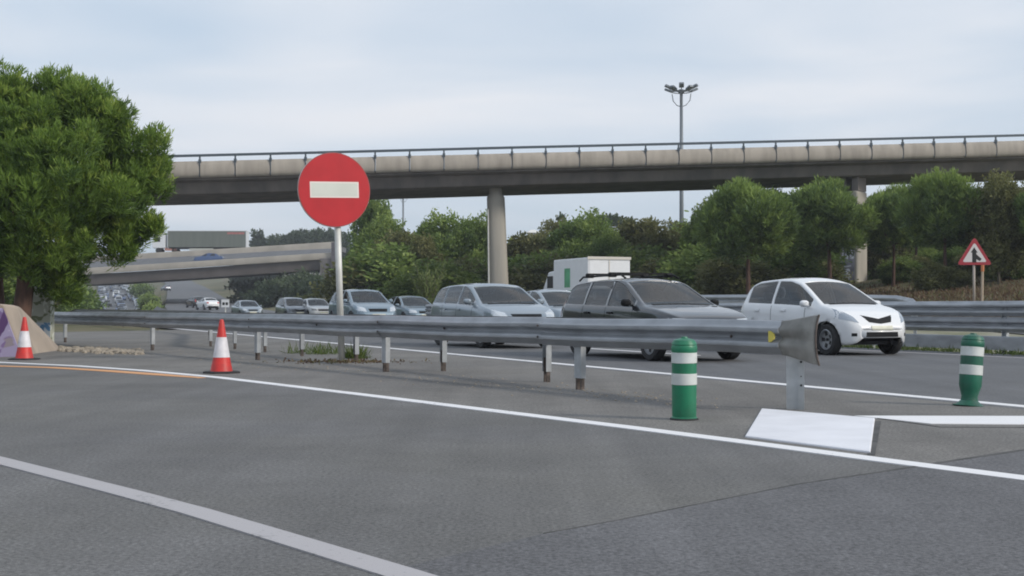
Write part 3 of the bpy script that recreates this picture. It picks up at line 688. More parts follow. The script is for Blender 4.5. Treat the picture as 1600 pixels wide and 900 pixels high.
# dense dark mass behind the trunks so the wood is not see-through
C, D, Ln, Wn, T = lobes_leaves([(PZ(px, ty, Y).x, Y, 2.4, rr, 2.0, hh) for px, ty, Y, rr, hh in
     [(612, 400, 118, 4, 3.8), (640, 400, 116, 4.5, 3.9), (720, 400, 114, 4.5, 3.9), (800, 400, 112, 4.5, 3.9), (880, 400, 110, 4.5, 3.7), (960, 400, 108, 4.5, 3.4), (1040, 400, 104, 4.5, 3.7), (1120, 400, 96, 4.2, 4.4), (1200, 400, 92, 4.2, 5.2), (1280, 400, 90, 4.2, 5.6), (1360, 400, 90, 4.2, 5.4), (1440, 400, 90, 4.2, 5.4), (1520, 400, 90, 4.2, 5.6), (1600, 400, 90, 4.2, 5.6), (1680, 400, 90, 4.2, 5.2)]], 9, 6, .25, .42, .26, shell=.5, up=.1, spread=.9, rough=.2)
o = leaf_object('woodland', C, D, Ln, Wn, T, M['leaves']); tag(o, kind='stuff', label='dense dark woodland mass behind the rows of roadside trees', cat='woodland')
# pale spiky young willow by the dark saloon
root = empty('willow_shrub', (0, 0, 0)); p = PZ(668, 470, 66); root.location = (p.x, 66, g(p.x, 66))
tag(root, 'pale yellow-green feathery shrub with upright shoots left of the silver people carrier', 'shrub')
b = MB(); Cs, Ds = [], []
for k in range(26):
    a = random.uniform(0, 6.28); tl = random.uniform(.25, .62); h = random.uniform(1.4, 2.7); e = Vector((math.cos(a)*tl*1.6, math.sin(a)*tl*1.2, h))
    b.tube([(0, 0, 0), e*.5+Vector((0, 0, .15)), e], [.03, .018, .006], 5)
    for j in range(70):
        t = random.uniform(.25, 1.02); q = e*t; Cs.append((q.x+random.gauss(0, .07), q.y+random.gauss(0, .07), q.z+random.gauss(0, .05))); Ds.append((random.gauss(e.x*.3, .4), random.gauss(0, .4), .6))
b.build('stems', M['bark_grey'], root)
Cs = np.array(Cs); Ds = unit(np.array(Ds)); leaf_object('foliage', Cs, Ds, .17, .045, RNG.random(len(Cs)), M['leaves_pale'], root)

# ------------------------------------------------------------------ main viaduct
def vd(px):   # depth of the viaduct face at a pixel column
    return interp(px, [-300, 250, 800, 1600, 2000], [71.0, 73.5, 75.5, 79.5, 81.5])
def vline(px, ys_): return PZ(px, interp(px, [250, 800, 1180, 1600], ys_), vd(px))
def edge_y(px, a, b_, c, d): 
    return np.interp(px, [250, 800, 1180, 1600], [a, b_, c, d]) if 250 <= px <= 1600 else (a+(px-250)*(b_-a)/550 if px < 250 else d+(px-1600)*(d-c)/420)
vx = list(range(-420, 2100, 40))
base_pt = PZ(800, 262, 75.5)
va = empty('viaduct', (0, 75.5, 0)); tag(va, 'long grey viaduct with beige parapet panels and handrail crossing the whole picture', 'viaduct')
org = va.location
def deck_pt(px):      # line of the parapet foot on the near edge
    Y = vd(px); y = edge_y(px, 275.5, 262.5, 252, 240.5); return PZ(px, y, Y)-org
cur = [deck_pt(x) for x in vx]
# smooth z to avoid kinks
zz_ = np.array([p.z for p in cur]); xx_ = np.array([p.x for p in cur]); co = np.polyfit(xx_, zz_, 3)
for p in cur: p.z = float(np.polyval(co, p.x))
def dk(x):            # deck edge at world x
    Y = float(np.interp(x, xx_, [p.y for p in cur])); return Vector((x, Y, float(np.polyval(co, x))))
X0, X1 = cur[0].x, cur[-1].x
step = 2.0; xsd = np.arange(-52, 60, 1.0)
pth = [dk(x) for x in xsd]
# sweep: travel +x -> right of travel is -y (towards camera)
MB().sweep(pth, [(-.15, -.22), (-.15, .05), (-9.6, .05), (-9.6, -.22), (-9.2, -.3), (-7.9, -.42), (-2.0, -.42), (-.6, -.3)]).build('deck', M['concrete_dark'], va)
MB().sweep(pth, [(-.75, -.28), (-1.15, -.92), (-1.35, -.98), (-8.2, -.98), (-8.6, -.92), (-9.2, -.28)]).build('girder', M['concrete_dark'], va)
# parapet panels 2 m long, bulging outwards
bulge = [(-.10, -.10), (.02, -.12), (.10, -.06), (.155, .06), (.175, .22), (.165, .40), (.13, .60), (.06, .76), (-.02, .84), (-.12, .85), (-.14, .78)]
k = 0; x = -50.0
first = None
while x < 58:
    a, c = dk(x+.035), dk(x+1.965); md = dk(x+1.0)
    pts = [a, a.lerp(c, .5)+Vector((0, 0, -.0)), c]
    jz = random.uniform(-.012, .012); ja = random.uniform(-.008, .008)
    MB().sweep(pts, [(u+ja, v_+jz) for u, v_ in bulge]).build('parapet_panel', M['concrete'], va, auto=40)
    # baluster on each joint
    j = dk(x); b = MB()
    b.box(-.075, .075, -.11, .03, .72, .93, M=Matrix.Translation(j)); b.box(-.045, .045, -.08, .0, .93, 1.14, M=Matrix.Translation(j))
    b.box(-.022, .022, -.158, -.02, -.05, .80, M=Matrix.Translation(j))
    b.build('rail_post', M['handrail'], va)
    x += 2.0; k += 1
MB().sweep([p+Vector((0, -.03, 1.17)) for p in pth], [(-.06, -.07), (.06, -.07), (.06, .07), (-.06, .07)]).build('handrail', M['handrail'], va)
MB().sweep([p+Vector((0, 9.45, 0)) for p in pth], [(-.1, -.1), (.12, 0), (.12, .7), (-.1, .8)]).build('parapet_panel', M['concrete'], va)
# slim pier with narrowed neck
pb_ = PZ(780, 470, 77.6); zt = dk(pb_.x).z-.98; hh = zt
b = MB(); px0 = pb_.x; py0 = 78.2-75.5
def ring(cx, rx, ry, z, n=28): return [(cx+rx*math.copysign(abs(math.cos(a))**.75, math.cos(a)), py0+ry*math.copysign(abs(math.sin(a))**.75, math.sin(a)), z) for a in [2*math.pi*i/n for i in range(n)]]
rings = []
for z, cx, rx, ry in [(-1, .10, .60, .60), (.5, .05, .60, .60), (3.5, -.06, .57, .57), (hh-1.0, -.20, .55, .55), (hh-.55, -.22, .545, .545), (hh-.30, -.22, .40, .42), (hh, -.22, .40, .42)]:
    rings += ring(px0+cx, rx, ry, z)
n = 28; b.add(rings, [(i*n+j, i*n+(j+1) % n, (i+1)*n+(j+1) % n, (i+1)*n+j) for i in range(6) for j in range(n)])
b.build('pier', M['concrete_grey'], va, auto=40)
b = MB(); b.tube([(px0-.28-.33, py0-.62, .0), (px0-.3-.38, py0-.58, hh-1.3)], .05, 8); b.build('drainpipe', M['pole'], va)
# wide pier with graffiti
pw = PZ(1344, 470, 79.0); px1 = pw.x; zt = dk(px1).z-.98; py1 = 80.5-75.5
Mp = Matrix.Translation((px1, py1, 0)) @ Matrix.Rotation(R(-40), 4, 'Z')
b = MB(); b.box(-.62, .62, -.75, .75, -1, zt-.85, M=Mp)
pier = b.build('pier', M['concrete_grey'], va); bevel(pier, .16, 3)
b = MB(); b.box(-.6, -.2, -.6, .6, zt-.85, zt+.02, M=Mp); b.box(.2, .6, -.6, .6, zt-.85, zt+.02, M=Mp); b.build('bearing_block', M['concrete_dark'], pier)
def text_obj(name, s, size, Mx, m, parent, ext=.004, shear=0):
    cu = bpy.data.curves.new(name, 'FONT'); cu.body = s; cu.size = size; cu.extrude = ext; cu.align_x = 'CENTER'; cu.align_y = 'CENTER'; cu.shear = shear; cu.offset = size*.03
    t = bpy.data.objects.new('tmp', cu); COL.objects.link(t); dg = bpy.context.evaluated_depsgraph_get(); me = bpy.data.meshes.new_from_object(t.evaluated_get(dg))
    bpy.data.objects.remove(t); me.transform(Mx); me.materials.clear(); return link_mesh(name, me, m, parent)
GW = mat('graffiti_white', (.72, .73, .78), .8, var=.2, vscale=4)
Mt = Mp @ Matrix.Translation((.10, -.756, 0)) @ Matrix.Rotation(R(90), 4, 'X')
b = MB(); b.box(-.52, .32, 2.0, 4.8, -.002, .003, M=Mt); b.build('graffiti_panel', mat('graffiti_grey', (.27, .265, .31), .85, var=.3, vscale=3), pier)
text_obj('graffiti', 'UAS', .62, Mt @ Matrix.Translation((-.10, 4.25, .006)) @ Matrix.Diagonal((.72, 1.6, 1, 1)), GW, pier)
text_obj('graffiti', 'S', .8, Mt @ Matrix.Translation((-.12, 2.95, .006)) @ Matrix.Diagonal((.9, 1.1, 1, 1)), GW, pier)
b = MB(); b.tube([Mt @ Vector((-.35, 3.45, .01)), Mt @ Vector((.1, 3.5, .01))], .03, 6); b.build('graffiti', GW, pier)

# ------------------------------------------------------------------ far bridge, truck on it
fb = empty('far_bridge', (0, 210, 0)); tag(fb, 'low concrete bridge far left carrying a lorry over the jammed motorway', 'bridge')
of = fb.location
CB = mat('far_concrete', (.40, .365, .32), .85, var=.12, vscale=.4); CD = mat('far_girder', (.12, .105, .10), .9, var=.2, vscale=.3)
def fpath(p): return [PZ(x, y, Y)-of for x, y, Y in p]
near_e = fpath([(-200, 436, 200), (135, 423, 200), (300, 413, 200), (420, 405, 200), (522, 398.5, 200)])
MB().sweep(near_e, [(0, -.55), (.35, -.55), (.45, -.1), (.35, .42), (0, .42)]).build('parapet', CB, fb, auto=40)
MB().sweep(near_e, [(-.4, -2.2), (-.1, -.6), (-14.5, -.4), (-14.2, -2.0)]).build('girder', CD, fb)
far_e = fpath([(-200, 424, 216), (135, 409.5, 216), (300, 400, 216), (420, 393, 216), (522, 388, 216)])
vs = [p for q in zip(near_e, far_e) for p in q]; b = MB(); b.add(vs, [(2*i, 2*i+2, 2*i+3, 2*i+1) for i in range(4)])
b.build('carriageway', M['asphalt_main'], fb)
bk = fpath([(-200, 412, 222), (135, 405, 222), (240, 398, 222), (300, 395, 222), (420, 387.5, 222), (522, 381, 222)])
MB().sweep(bk, [(0, -2.6), (.4, -2.6), (.5, 0), (.4, .35), (0, .35)]).build('median_parapet', CB, fb, auto=40)
MB().sweep(bk, [(-.4, .0), (-.4, -.9), (-16, -.9), (-16, .0)]).build('carriageway', M['asphalt_main'], fb)
ab0, ab1 = PZ(500, 470, 199.5)-of, PZ(527, 470, 199.5)-of
b = MB(); b.box(ab0.x, ab1.x, -10.6, 14, -1, PZ(510, 401, 200).z-.3); b.build('abutment', mat('abutment', (.155, .145, .145), .9, var=.2, vscale=.4), fb)
b = MB(); q0 = PZ(48, 470, 199)-of; b.box(q0.x-1.2, q0.x+.6, -9, 12, -1, 5.2); b.build('abutment', CB, fb)
b = MB(); b.box(ab1.x-.9, ab1.x+.3, -10.9, -10.2, -1, PZ(527, 379, 200).z); b.build('end_pillar', mat('end_pillar', (.12, .115, .13), .9, var=.2), fb)

def flat_wheel(b, x, y, r, wdt, mi=0): b.lathe([(r*.6, -wdt/2), (r, -wdt/2), (r, wdt/2), (r*.6, wdt/2)], 18, mi, M=Matrix.Translation((x, y, r)) @ Matrix.Rotation(R(90), 4, 'X'))
# lorry
tw = PZ(325, 390, 226); lz = PZ(325, 393.5, 226).z-.35
lo = empty('lorry', (tw.x, 226, lz), R(180+1.4)); tag(lo, 'articulated lorry with long grey-green curtain trailer crossing the far bridge', 'lorry')
# local +x = forward; facing left in the picture
b = MB(); b.box(-6.9, 6.75, -1.27, 1.27, 1.1, 3.95); tr = b.build('trailer', mat('trailer_curtain', (.15, .165, .145), .6, var=.08, vscale=.5, stretch=(3, 1, .2)), lo); bevel(tr, .06)
b = MB(); b.box(-6.95, 6.80, -1.30, 1.30, 3.92, 4.04); b.box(-6.95, -6.86, -1.3, 1.3, 1.1, 4.0); b.box(6.75, 6.84, -1.3, 1.3, 1.1, 4.0); b.build('trailer_frame', mat('trailer_frame', (.6, .62, .64), .5), tr)
b = MB(); b.box(-6.6, -3.6, 1.275, 1.29, 3.4, 3.75); b.build('lettering_stripe', mat('faded_red', (.42, .16, .15), .6, var=.2, vscale=3), tr)
b = MB(); b.box(-6.8, 6.6, -1.2, 1.2, .85, 1.08); b.build('chassis', M['black'], lo)
b = MB(); vs = [(7.2, .95), (9.45, .95), (9.5, 1.9), (9.25, 3.1), (8.9, 3.35), (7.9, 3.75), (7.2, 3.75)]
b.add([(x, -1.2, z) for x, z in vs]+[(x, 1.2, z) for x, z in vs], [tuple(range(7)), tuple(range(7, 14))[::-1]]+[(i, (i+1) % 7, 7+(i+1) % 7, 7+i) for i in range(7)])
cb = b.build('cab', mat('cab_white', (.75, .76, .78), .4, coat=.5), lo); bevel(cb, .08)
b = MB(); b.box(8.1, 9.05, -1.215, 1.215, 2.05, 2.85); b.build('side_window', M['black'], cb)
b = MB(); b.add([(9.515, -1.05, 2.0), (9.515, 1.05, 2.0), (9.30, 1.05, 3.0), (9.30, -1.05, 3.0)], [(0, 1, 2, 3)]); b.build('windscreen', M['black'], cb)
b = MB(); b.box(5.2, 7.3, 1.05, 1.2, .5, .95); b.build('side_tank', mat('tank_red', (.42, .2, .16), .5), lo)
b = MB(); b.box(-1.2, 3.0, 1.1, 1.22, .55, .9); b.build('side_guard', mat('guard_pale', (.5, .5, .45), .5), lo)
for x in (-5.4, -4.1, -2.8, 5.6, 8.4):
    for y in (-1.05, 1.05):
        b = MB(); flat_wheel(b, x, y, .5, .3); b.build('wheel', M['rubber'], lo)

# ------------------------------------------------------------------ floodlight masts
def mast(px, topy, Y, headw, thick, label):
    p = PZ(px, topy, Y); zb = g(p.x, Y)-.2; root = empty('floodlight_mast', (p.x, Y, zb)); tag(root, label, 'floodlight mast', 'tall floodlight masts')
    H = p.z-zb; b = MB(); b.tube([(0, 0, 0), (0, 0, H*.5), (0, 0, H-.3)], [thick*1.25, thick*.95, thick*.7], 12); b.build('pole', M['mast'], root, smooth=True)
    rr = headw/2
    b = MB(); b.lathe([(.28, H-.55), (.34, H-.45), (.34, H-.2), (.2, H-.1)], 14); b.build('head', M['mast'], root)
    for k in range(3):                      # curved stays under the ring
        a = R(20+120*k); d = Vector((math.cos(a), math.sin(a), 0)); b = MB()
        b.tube([Vector((0, 0, H-2.0)), d*rr*.35+Vector((0, 0, H-1.75)), d*rr*.62+Vector((0, 0, H-1.25)), d*rr*.70+Vector((0, 0, H-.5))], .05, 6); b.build('stay', M['mast'], root)
    pts = [(math.cos(a)*rr*.62, math.sin(a)*rr*.62, H-.38) for a in [2*math.pi*i/24 for i in range(25)]]
    b = MB(); b.tube(pts, .05, 6, cap=False); b.build('ring', M['mast'], root)
    for k in range(10):
        a = 2*math.pi*k/10+.2; up = .25 if k % 2 else -.0; d = Vector((math.cos(a), math.sin(a), 0)); b = MB()
        b.tube([d*.2+Vector((0, 0, H-.35)), d*rr*.8+Vector((0, 0, H-.28+up))], .04, 6)
        q = b.build('arm', M['mast'], root)
        Ml = Matrix.Translation(d*rr*.86+Vector((0, 0, H-.15+up))) @ Matrix.Rotation(a, 4, 'Z') @ Matrix.Rotation(R(-22), 4, 'Y')
        b = MB(); b.box(-.36, .40, -.26, .26, -.12, .13, M=Ml); o = b.build('floodlight', M['mast'], q); bevel(o, .05)
    return root
mast(1064.5, 138, 136, 3.3, .23, 'tall floodlight mast rising above the viaduct on the right')
mast(630, 303, 300, 3.0, .26, 'small distant floodlight mast seen under the viaduct')

# ------------------------------------------------------------------ distant houses and trees
def house(px, y_eave, y_ridge, Y, wpx, wall, roof, label, dome=False):
    p = PZ(px, y_eave, Y); wd = wpx*Y/F; zb = g(p.x, Y); root = empty('house', (p.x, Y, zb), R(12)); tag(root, label, 'house', 'far houses above the trees')
    h = p.z-zb; hr = PZ(px, y_ridge, Y).z-zb; dp = wd*.7
    b = MB(); b.box(-wd/2, wd/2, -dp/2, dp/2, -1, h); wl = b.build('wall', wall, root)
    b = MB(); e = .4
    b.add([(-wd/2-e, -dp/2-e, h), (wd/2+e, -dp/2-e, h), (wd/2+e, dp/2+e, h), (-wd/2-e, dp/2+e, h), (-wd*.2, 0, hr), (wd*.2, 0, hr)], [(0, 1, 5, 4), (1, 2, 5), (2, 3, 4, 5), (3, 0, 4), (3, 2, 1, 0)])
    b.build('roof', roof, root)
    for i in range(max(2, int(wd/3.5))):
        x = -wd/2+(i+.5)*wd/max(2, int(wd/3.5)); b = MB(); b.box(x-.5, x+.5, -dp/2-.04, -dp/2-.005, h-2.2, h-.9); b.build('window', M['black'], wl)
    return root
WW = mat('render_white', (.68, .67, .64), .8, var=.06); RG = mat('roof_grey', (.24, .25, .29), .7, var=.1); RP = mat('render_pink', (.50, .34, .29), .8, var=.1); RT = mat('roof_tile', (.42, .22, .16), .8, var=.2, vscale=2)
house(958, 363, 354, 175, 26, WW, RG, 'white house with grey roof peeping over the trees above the box truck')
house(1093, 357, 349, 180, 18, WW, WW, 'white flat building right of the tall mast, half hidden by trees')
house(598, 366, 355, 170, 20, RP, RT, 'pinkish house with tiled roof between the no entry sign and the small mast')
house(833, 364, 359, 190, 16, WW, WW, 'small pale house just right of the slim viaduct pier')
house(662, 376, 366, 170, 18, mat('render_blue', (.48, .5, .55), .8), RG, 'pale grey-blue building between the small mast and the bushy tree')
def conifer(seed, H, Rr, m='far_leaves'):
    root = empty('conifer'); rs_ = random.Random(seed); L_ = []
    for k in range(7):
        t = k/6; L_.append((0, 0, H*(.12+.82*t), Rr*(1-t*.82), Rr*(1-t*.82), H*.12))
    C, D, Ln, Wn, T = lobes_leaves(L_, 10, 5, .2, .5, .3, shell=.5, up=.2, spread=.8, rough=.3)
    leaf_object('crown', C, D, Ln, Wn, T, M[m], root)
    b = MB(); b.tube([(0, 0, -.3), (0, 0, H*.9)], [.2, .05], 7); b.build('trunk', M['bark_grey'], root); return root
def roundtree(seed, H, Rr, m='far_leaves', flat=.45):
    root = empty('broadleaf_tree'); L_ = [(0, 0, H*(1-flat/2), Rr*.8, Rr*.8, H*flat/2)]
    rs_ = random.Random(seed)
    for k in range(8):
        a = rs_.uniform(0, 6.28); L_.append((math.cos(a)*Rr*.6, math.sin(a)*Rr*.6, H*(1-flat/2)+rs_.uniform(-.1, .15)*H*flat, Rr*.4, Rr*.4, H*flat*.32))
    C, D, Ln, Wn, T = lobes_leaves(L_, 7, 5, .2, .5, .3, shell=.5, up=.2, spread=.8, rough=.2)
    leaf_object('crown', C, D, Ln, Wn, T, M[m], root)
    b = MB(); b.tube([(0, 0, -.3), (0, 0, H*.7)], [.25, .12], 7); b.build('trunk', M['bark_grey'], root); return root
co1 = conifer(1, 9, 1.7); rt1 = roundtree(2, 9, 3.6, flat=.8); um = roundtree(3, 10, 4.2, flat=.32)
GF = 'small far trees above the bridge and the wood'
far = [(398, 362, 330, 'solitary dark conifer just right of the lorry trailer', co1), (408, 362, 330, 'second slim conifer right of the lorry trailer', co1), (424, 370, 340, 'low conifer in the gap right of the lorry', co1),
       (440, 368, 330, 'small round far tree above the bridge, leftmost of its clump', rt1), (458, 363, 330, 'round far tree above the bridge, left of centre of the clump', rt1), (474, 360, 330, 'round far tree above the bridge, tallest of the clump left of the sign', rt1),
       (490, 361, 325, 'round far tree just left of the no entry sign pole', rt1), (506, 358, 325, 'far tree touching the left side of the no entry sign pole', rt1), (520, 360, 325, 'far tree hidden behind the no entry sign pole', rt1),
       (375, 374, 340, 'tiny conifer behind the rear end of the trailer', co1),
       (982, 348, 185, 'slim cypress right of the white house with grey roof', co1), (971, 349, 190, 'round tree touching the right side of the white house roof', rt1), (948, 346, 190, 'flat umbrella-shaped pine over the white house roof', um),
       (1051, 350, 200, 'little pointed tree on the skyline left of the tall mast', co1), (1078, 352, 200, 'low dark tree on the skyline right of the tall mast', rt1), (878, 340, 150, 'narrow dark tree top on the skyline above the box truck front', co1)]
for px, ty, Y, lbl, pr_ in far: put(pr_, px, ty, Y, 9.4, lbl, 'tree', GF, 1.0, z=g(PZ(px, ty, Y).x, Y))
# dark vegetated slope under the right end of the far bridge
C, D, Ln, Wn, T = lobes_leaves([(PZ(px, 470, Y).x, Y, z_, rr, 4, hh) for px, Y, z_, rr, hh in [(425, 184, 1.8, 3.0, 2.4), (452, 184, 2.2, 3.5, 2.7), (478, 182, 2.4, 3.5, 2.8), (408, 186, 1.2, 2.2, 1.5), (495, 178, 2.2, 3.0, 2.4), (470, 203, 2.8, 6, 2.8), (430, 210, 3.0, 7, 2.2)]], 7, 5, .25, .5, .3, shell=.5, up=.1, spread=.9, rough=.25)
o = leaf_object('bank_shrubbery', C, D, Ln, Wn, T, M['far_leaves']); tag(o, kind='stuff', label='dark shrubbery on the slope under the right end of the far bridge', cat='shrubbery')
C, D, Ln, Wn, T = lobes_leaves([(PZ(px, 470, Y).x, Y, z_, rr, 3, hh) for px, Y, z_, rr, hh in [(105, 150, 1.2, 3.5, 2.6), (85, 130, 1.5, 3.0, 3.4), (60, 110, 1.6, 3, 3.6), (20, 100, 1.6, 4, 4.2), (-30, 90, 2, 4, 4.6), (236, 215, .5, 1.3, 1.2), (232, 260, 2.0, 1.7, 1.3), (242, 190, .2, 1.2, 1.1), (222, 320, 5.0, 2.4, 1.6)]], 9, 5, .25, .42, .22, shell=.5, up=.1, spread=.9, rough=.25)
o = leaf_object('roadside_shrubbery', C, D, Ln, Wn, T, M['leaves']); tag(o, kind='stuff', label='green shrubbery lining the jammed carriageway at the far left', cat='shrubbery')

# ------------------------------------------------------------------ cars
M['glass'] = glassmat('glass', (.40, .47, .50), .03)
M['glass_light'] = glassmat('glass_light', (.84, .90, .90), .05)
M['interior'] = mat('interior', (.035, .036, .04), .8)
M['seat'] = mat('seat', (.10, .105, .115), .85, var=.1)
M['trim'] = mat('trim', (.009, .0095, .011), .6, spec=.2)
M['chrome'] = mat('chrome', (.7, .71, .73), .18, metal=1)
M['rim'] = mat('rim', (.42, .43, .45), .35, metal=.7)
M['lamp'] = mat('lamp', (.62, .65, .68), .12, metal=.5, coat=1)
M['lamp_dark'] = mat('lamp_dark', (.20, .22, .24), .15, metal=.4, coat=1)
M['lamp_red'] = mat('lamp_red', (.4, .02, .02), .2, coat=1)
M['lamp_amber'] = mat('lamp_amber', (.6, .22, .03), .25, coat=1)
M['plate'] = mat('plate', (.62, .62, .52), .5, var=.08, vscale=12)
def pin(x, tab): return float(np.interp(x, [t[0] for t in tab], [t[1] for t in tab]))
def sm_tab(tab, n=240, k=5):
    xs_ = np.linspace(tab[0][0], tab[-1][0], n); y = np.interp(xs_, [t[0] for t in tab], [t[1] for t in tab])
    yp = np.pad(y, k, mode='edge'); ker = np.hanning(2*k+3)[1:-1]; ker /= ker.sum(); ysm = np.convolve(yp, ker, 'valid')
    ysm[0], ysm[-1] = y[0], y[-1]; return list(zip(xs_, ysm))
class Car:
    def __init__(s, L, W, T, B, Z, Wf, side, wind, rear, axles, wr=.31, roofw=.72, glassw=.925):
        s.L, s.W = L, W; s.T = sm_tab(T); s.B = sm_tab(B); s.Z = Z; s.Wf = sm_tab(Wf, 240, 4); s.side, s.wind, s.rear = side, wind, rear; s.axles = axles; s.wr = wr
        s.roofw, s.glassw = roofw, glassw
        h = L/2; xs_ = list(np.linspace(-h+.12, h-.12, 74)) + [-h, -h+.012, -h+.035, -h+.07, h, h-.012, h-.035, h-.07]
        for a, c in side: xs_ += [a, c]
        xs_ += list(wind)+list(rear)
        s.xs = sorted(set(round(float(v), 4) for v in xs_))
        # drop stations too close together, keep forced ones
        forced = set(round(float(v), 4) for pr_ in side for v in pr_) | set(round(float(v), 4) for v in wind+rear)
        out = []
        for v in s.xs:
            if out and v-out[-1] < .009:
                if v in forced: out[-1] = v
                continue
            out.append(v)
        s.xs = out
        s.Hm = max(t[1] for t in s.T)
    def section(s, x):
        T, B, Z, wf = pin(x, s.T), pin(x, s.B), pin(x, s.Z), pin(x, s.Wf); T = max(T, B+.012); hw = s.W/2*wf
        pts = []
        for t, k in zip([0, .04, .12, .22, .34, .46, .58, .68, .78, .86, .93, 1.0], [.90, .945, .972, .985, .995, 1.0, 1.0, .998, .992, .985, .972, .950]):
            pts.append((hw*k, Z+(B-Z)*t))
        sfrac = max(0, min(1, (T-B)/(s.Hm-.92)))
        yr = s.glassw+(s.roofw-s.glassw)*sfrac; ze = B+(T-B)*(.55+.33*sfrac)
        yb = s.glassw+.005
        zb = B+min(.022, (T-B)*.3)
        for j in range(6):
            t = j/5; pts.append((hw*(yb+(yr-yb)*(t**1.15)), zb+(ze-zb)*t))
        # roof edge rounding
        zt = T-.03*sfrac-.012
        for t, in ((.33,), (.66,), (1.0,)):
            a = t*math.pi/2; pts.append((hw*(yr-.10*(1-math.cos(a))*1.0-.01*t), ze+(zt-ze)*math.sin(a)))
        y_e = pts[-1][0]
        for j in range(1, 7):
            t = j/6; pts.append((y_e*(1-t), zt+(T-zt)*(1-(1-t)**2)))
        return pts          # 12 + 6 + 3 + 6 = 27
    def build(s, root, paintm, glass, detail=True):
        xs_ = s.xs; n = len(xs_); m = 27; secs = [s.section(x) for x in xs_]
        vs = []
        for i, x in enumerate(xs_):
            for y, z in secs[i]: vs.append([x, -y, z])
            for y, z in secs[i][-2::-1]: vs.append([x, y, z])
        mm = 2*m-1
        V = np.array(vs).reshape(n, mm, 3)
        ra = s.wr+.055
        inside = np.zeros((n, mm), bool)
        for ax in s.axles:
            for i in range(n):
                for j in range(mm):
                    jj = min(j, mm-1-j)
                    if jj > 10: continue
                    dx, dz = V[i, j, 0]-ax, V[i, j, 2]-s.wr
                    if math.hypot(dx, dz) < ra and dz > -s.wr: inside[i, j] = True
        faces, gside, gwind, grear = [], {}, [], []
        for i in range(n-1):
            xm = (xs_[i]+xs_[i+1])/2
            for j in range(mm-1):
                jj = min(j, mm-2-j); q = [(i, j), (i+1, j), (i+1, j+1), (i, j+1)]
                if all(inside[a, b_] for a, b_ in q): continue
                sidei = -1 if j < mm//2 else 1
                h = secs[i][20][1]-secs[i][11][1]; h2 = secs[i+1][20][1]-secs[i+1][11][1]
                if 12 <= jj <= 16 and min(h, h2) > .10:
                    hit = [k for k, (a, c) in enumerate(s.side) if a < xm < c]
                    if hit: gside.setdefault((hit[0], sidei), []).append(q); continue
                if jj >= 20 and s.wind[0] < xm < s.wind[1]: gwind.append(q); continue
                if jj >= 20 and s.rear[0] < xm < s.rear[1]: grear.append(q); continue
                faces.append(q)
        for ax in s.axles:      # snap partly-inside vertices onto the wheel arch circle
            for i in range(n):
                for j in range(mm):
                    if inside[i, j]:
                        dx, dz = V[i, j, 0]-ax, V[i, j, 2]-s.wr; r = math.hypot(dx, dz)
                        if r < ra and abs(dx) < ra: k = ra/max(r, 1e-4); V[i, j, 0] = ax+dx*k; V[i, j, 2] = s.wr+dz*k
        def emit(qs, name, m_, parent, push=0, solid=0, ends=False):
            idx = {}; vv = []; ff = []
            for q in qs:
                f = []
                for a in q:
                    if a not in idx: idx[a] = len(vv); vv.append(V[a[0], a[1]])
                    f.append(idx[a])
                ff.append(tuple(f))
            b = MB(); b.add(vv, ff)
            if ends:
                for i in (0, n-1):
                    base = len(b.v); b.v += [tuple(V[i, j]) for j in range(mm)]
                    for j in range(m-1):
                        f = (base+j, base+j+1, base+mm-2-j, base+mm-1-j); 
                        b.f.append(f if j < m-2 else (base+j, base+j+1, base+mm-1-j)); b.mi.append(0)
            me = b.mesh(name, auto=38); o = link_mesh(name, me, m_, parent); return o
        V0 = V.copy()
        body = emit(faces, 'body', paintm, root, ends=True)
        so_ = body.modifiers.new('shell', 'SOLIDIFY'); so_.thickness = .02; so_.offset = -1
        for (k, sd_), q in gside.items():
            V = V0.copy(); V[:, :, 1] *= .992; emit(q, 'side_window', glass[0], root)
        V = V0.copy(); V[:, :, 2] -= .006
        if gwind: emit(gwind, 'windscreen', glass[1], root)
        if grear: emit(grear, 'rear_window', glass[0], root)
        V = V0
        # raycast target
        idx_v = [tuple(v) for v in V.reshape(-1, 3)]
        allf = [(i*mm+j, (i+1)*mm+j, (i+1)*mm+j+1, i*mm+j+1) for i in range(n-1) for j in range(mm-1)]
        for i in (0, n-1):
            allf += [(i*mm+j, i*mm+j+1, i*mm+mm-2-j, i*mm+mm-1-j) for j in range(m-2)]
        tree = BVHTree.FromPolygons([Vector(v) for v in idx_v], allf)
        def patch(name, m_, quad, direction, parent=body, nn=(8, 4), off=.006, thick=.008):
            """quad: 4 (a,b) corners; direction 'f','r' (a=y,b=z) or 'l','s' (a=x,b=z)"""
            vv = []
            for j in range(nn[1]+1):
                for i in range(nn[0]+1):
                    u, v_ = i/nn[0], j/nn[1]
                    p0 = np.array(quad[0])*(1-u)+np.array(quad[1])*u; p1 = np.array(quad[3])*(1-u)+np.array(quad[2])*u; p = p0*(1-v_)+p1*v_
                    if direction == 'f': o_, d_ = Vector((5, p[0], p[1])), Vector((-1, 0, 0))
                    elif direction == 'r': o_, d_ = Vector((-5, p[0], p[1])), Vector((1, 0, 0))
                    elif direction == 's': o_, d_ = Vector((p[0], -3, p[1])), Vector((0, 1, 0))
                    elif direction == 'l': o_, d_ = Vector((p[0], 3, p[1])), Vector((0, -1, 0))
                    elif direction == 't': o_, d_ = Vector((p[0], p[1], 4)), Vector((0, 0, -1))
                    h, nrm, *_ = tree.ray_cast(o_, d_)
                    if h is None: return None
                    vv.append((h-d_*off, h+d_*thick))
            k = (nn[0]+1); A = [v[0] for v in vv]; Bk = [v[1] for v in vv]; NN = len(A)
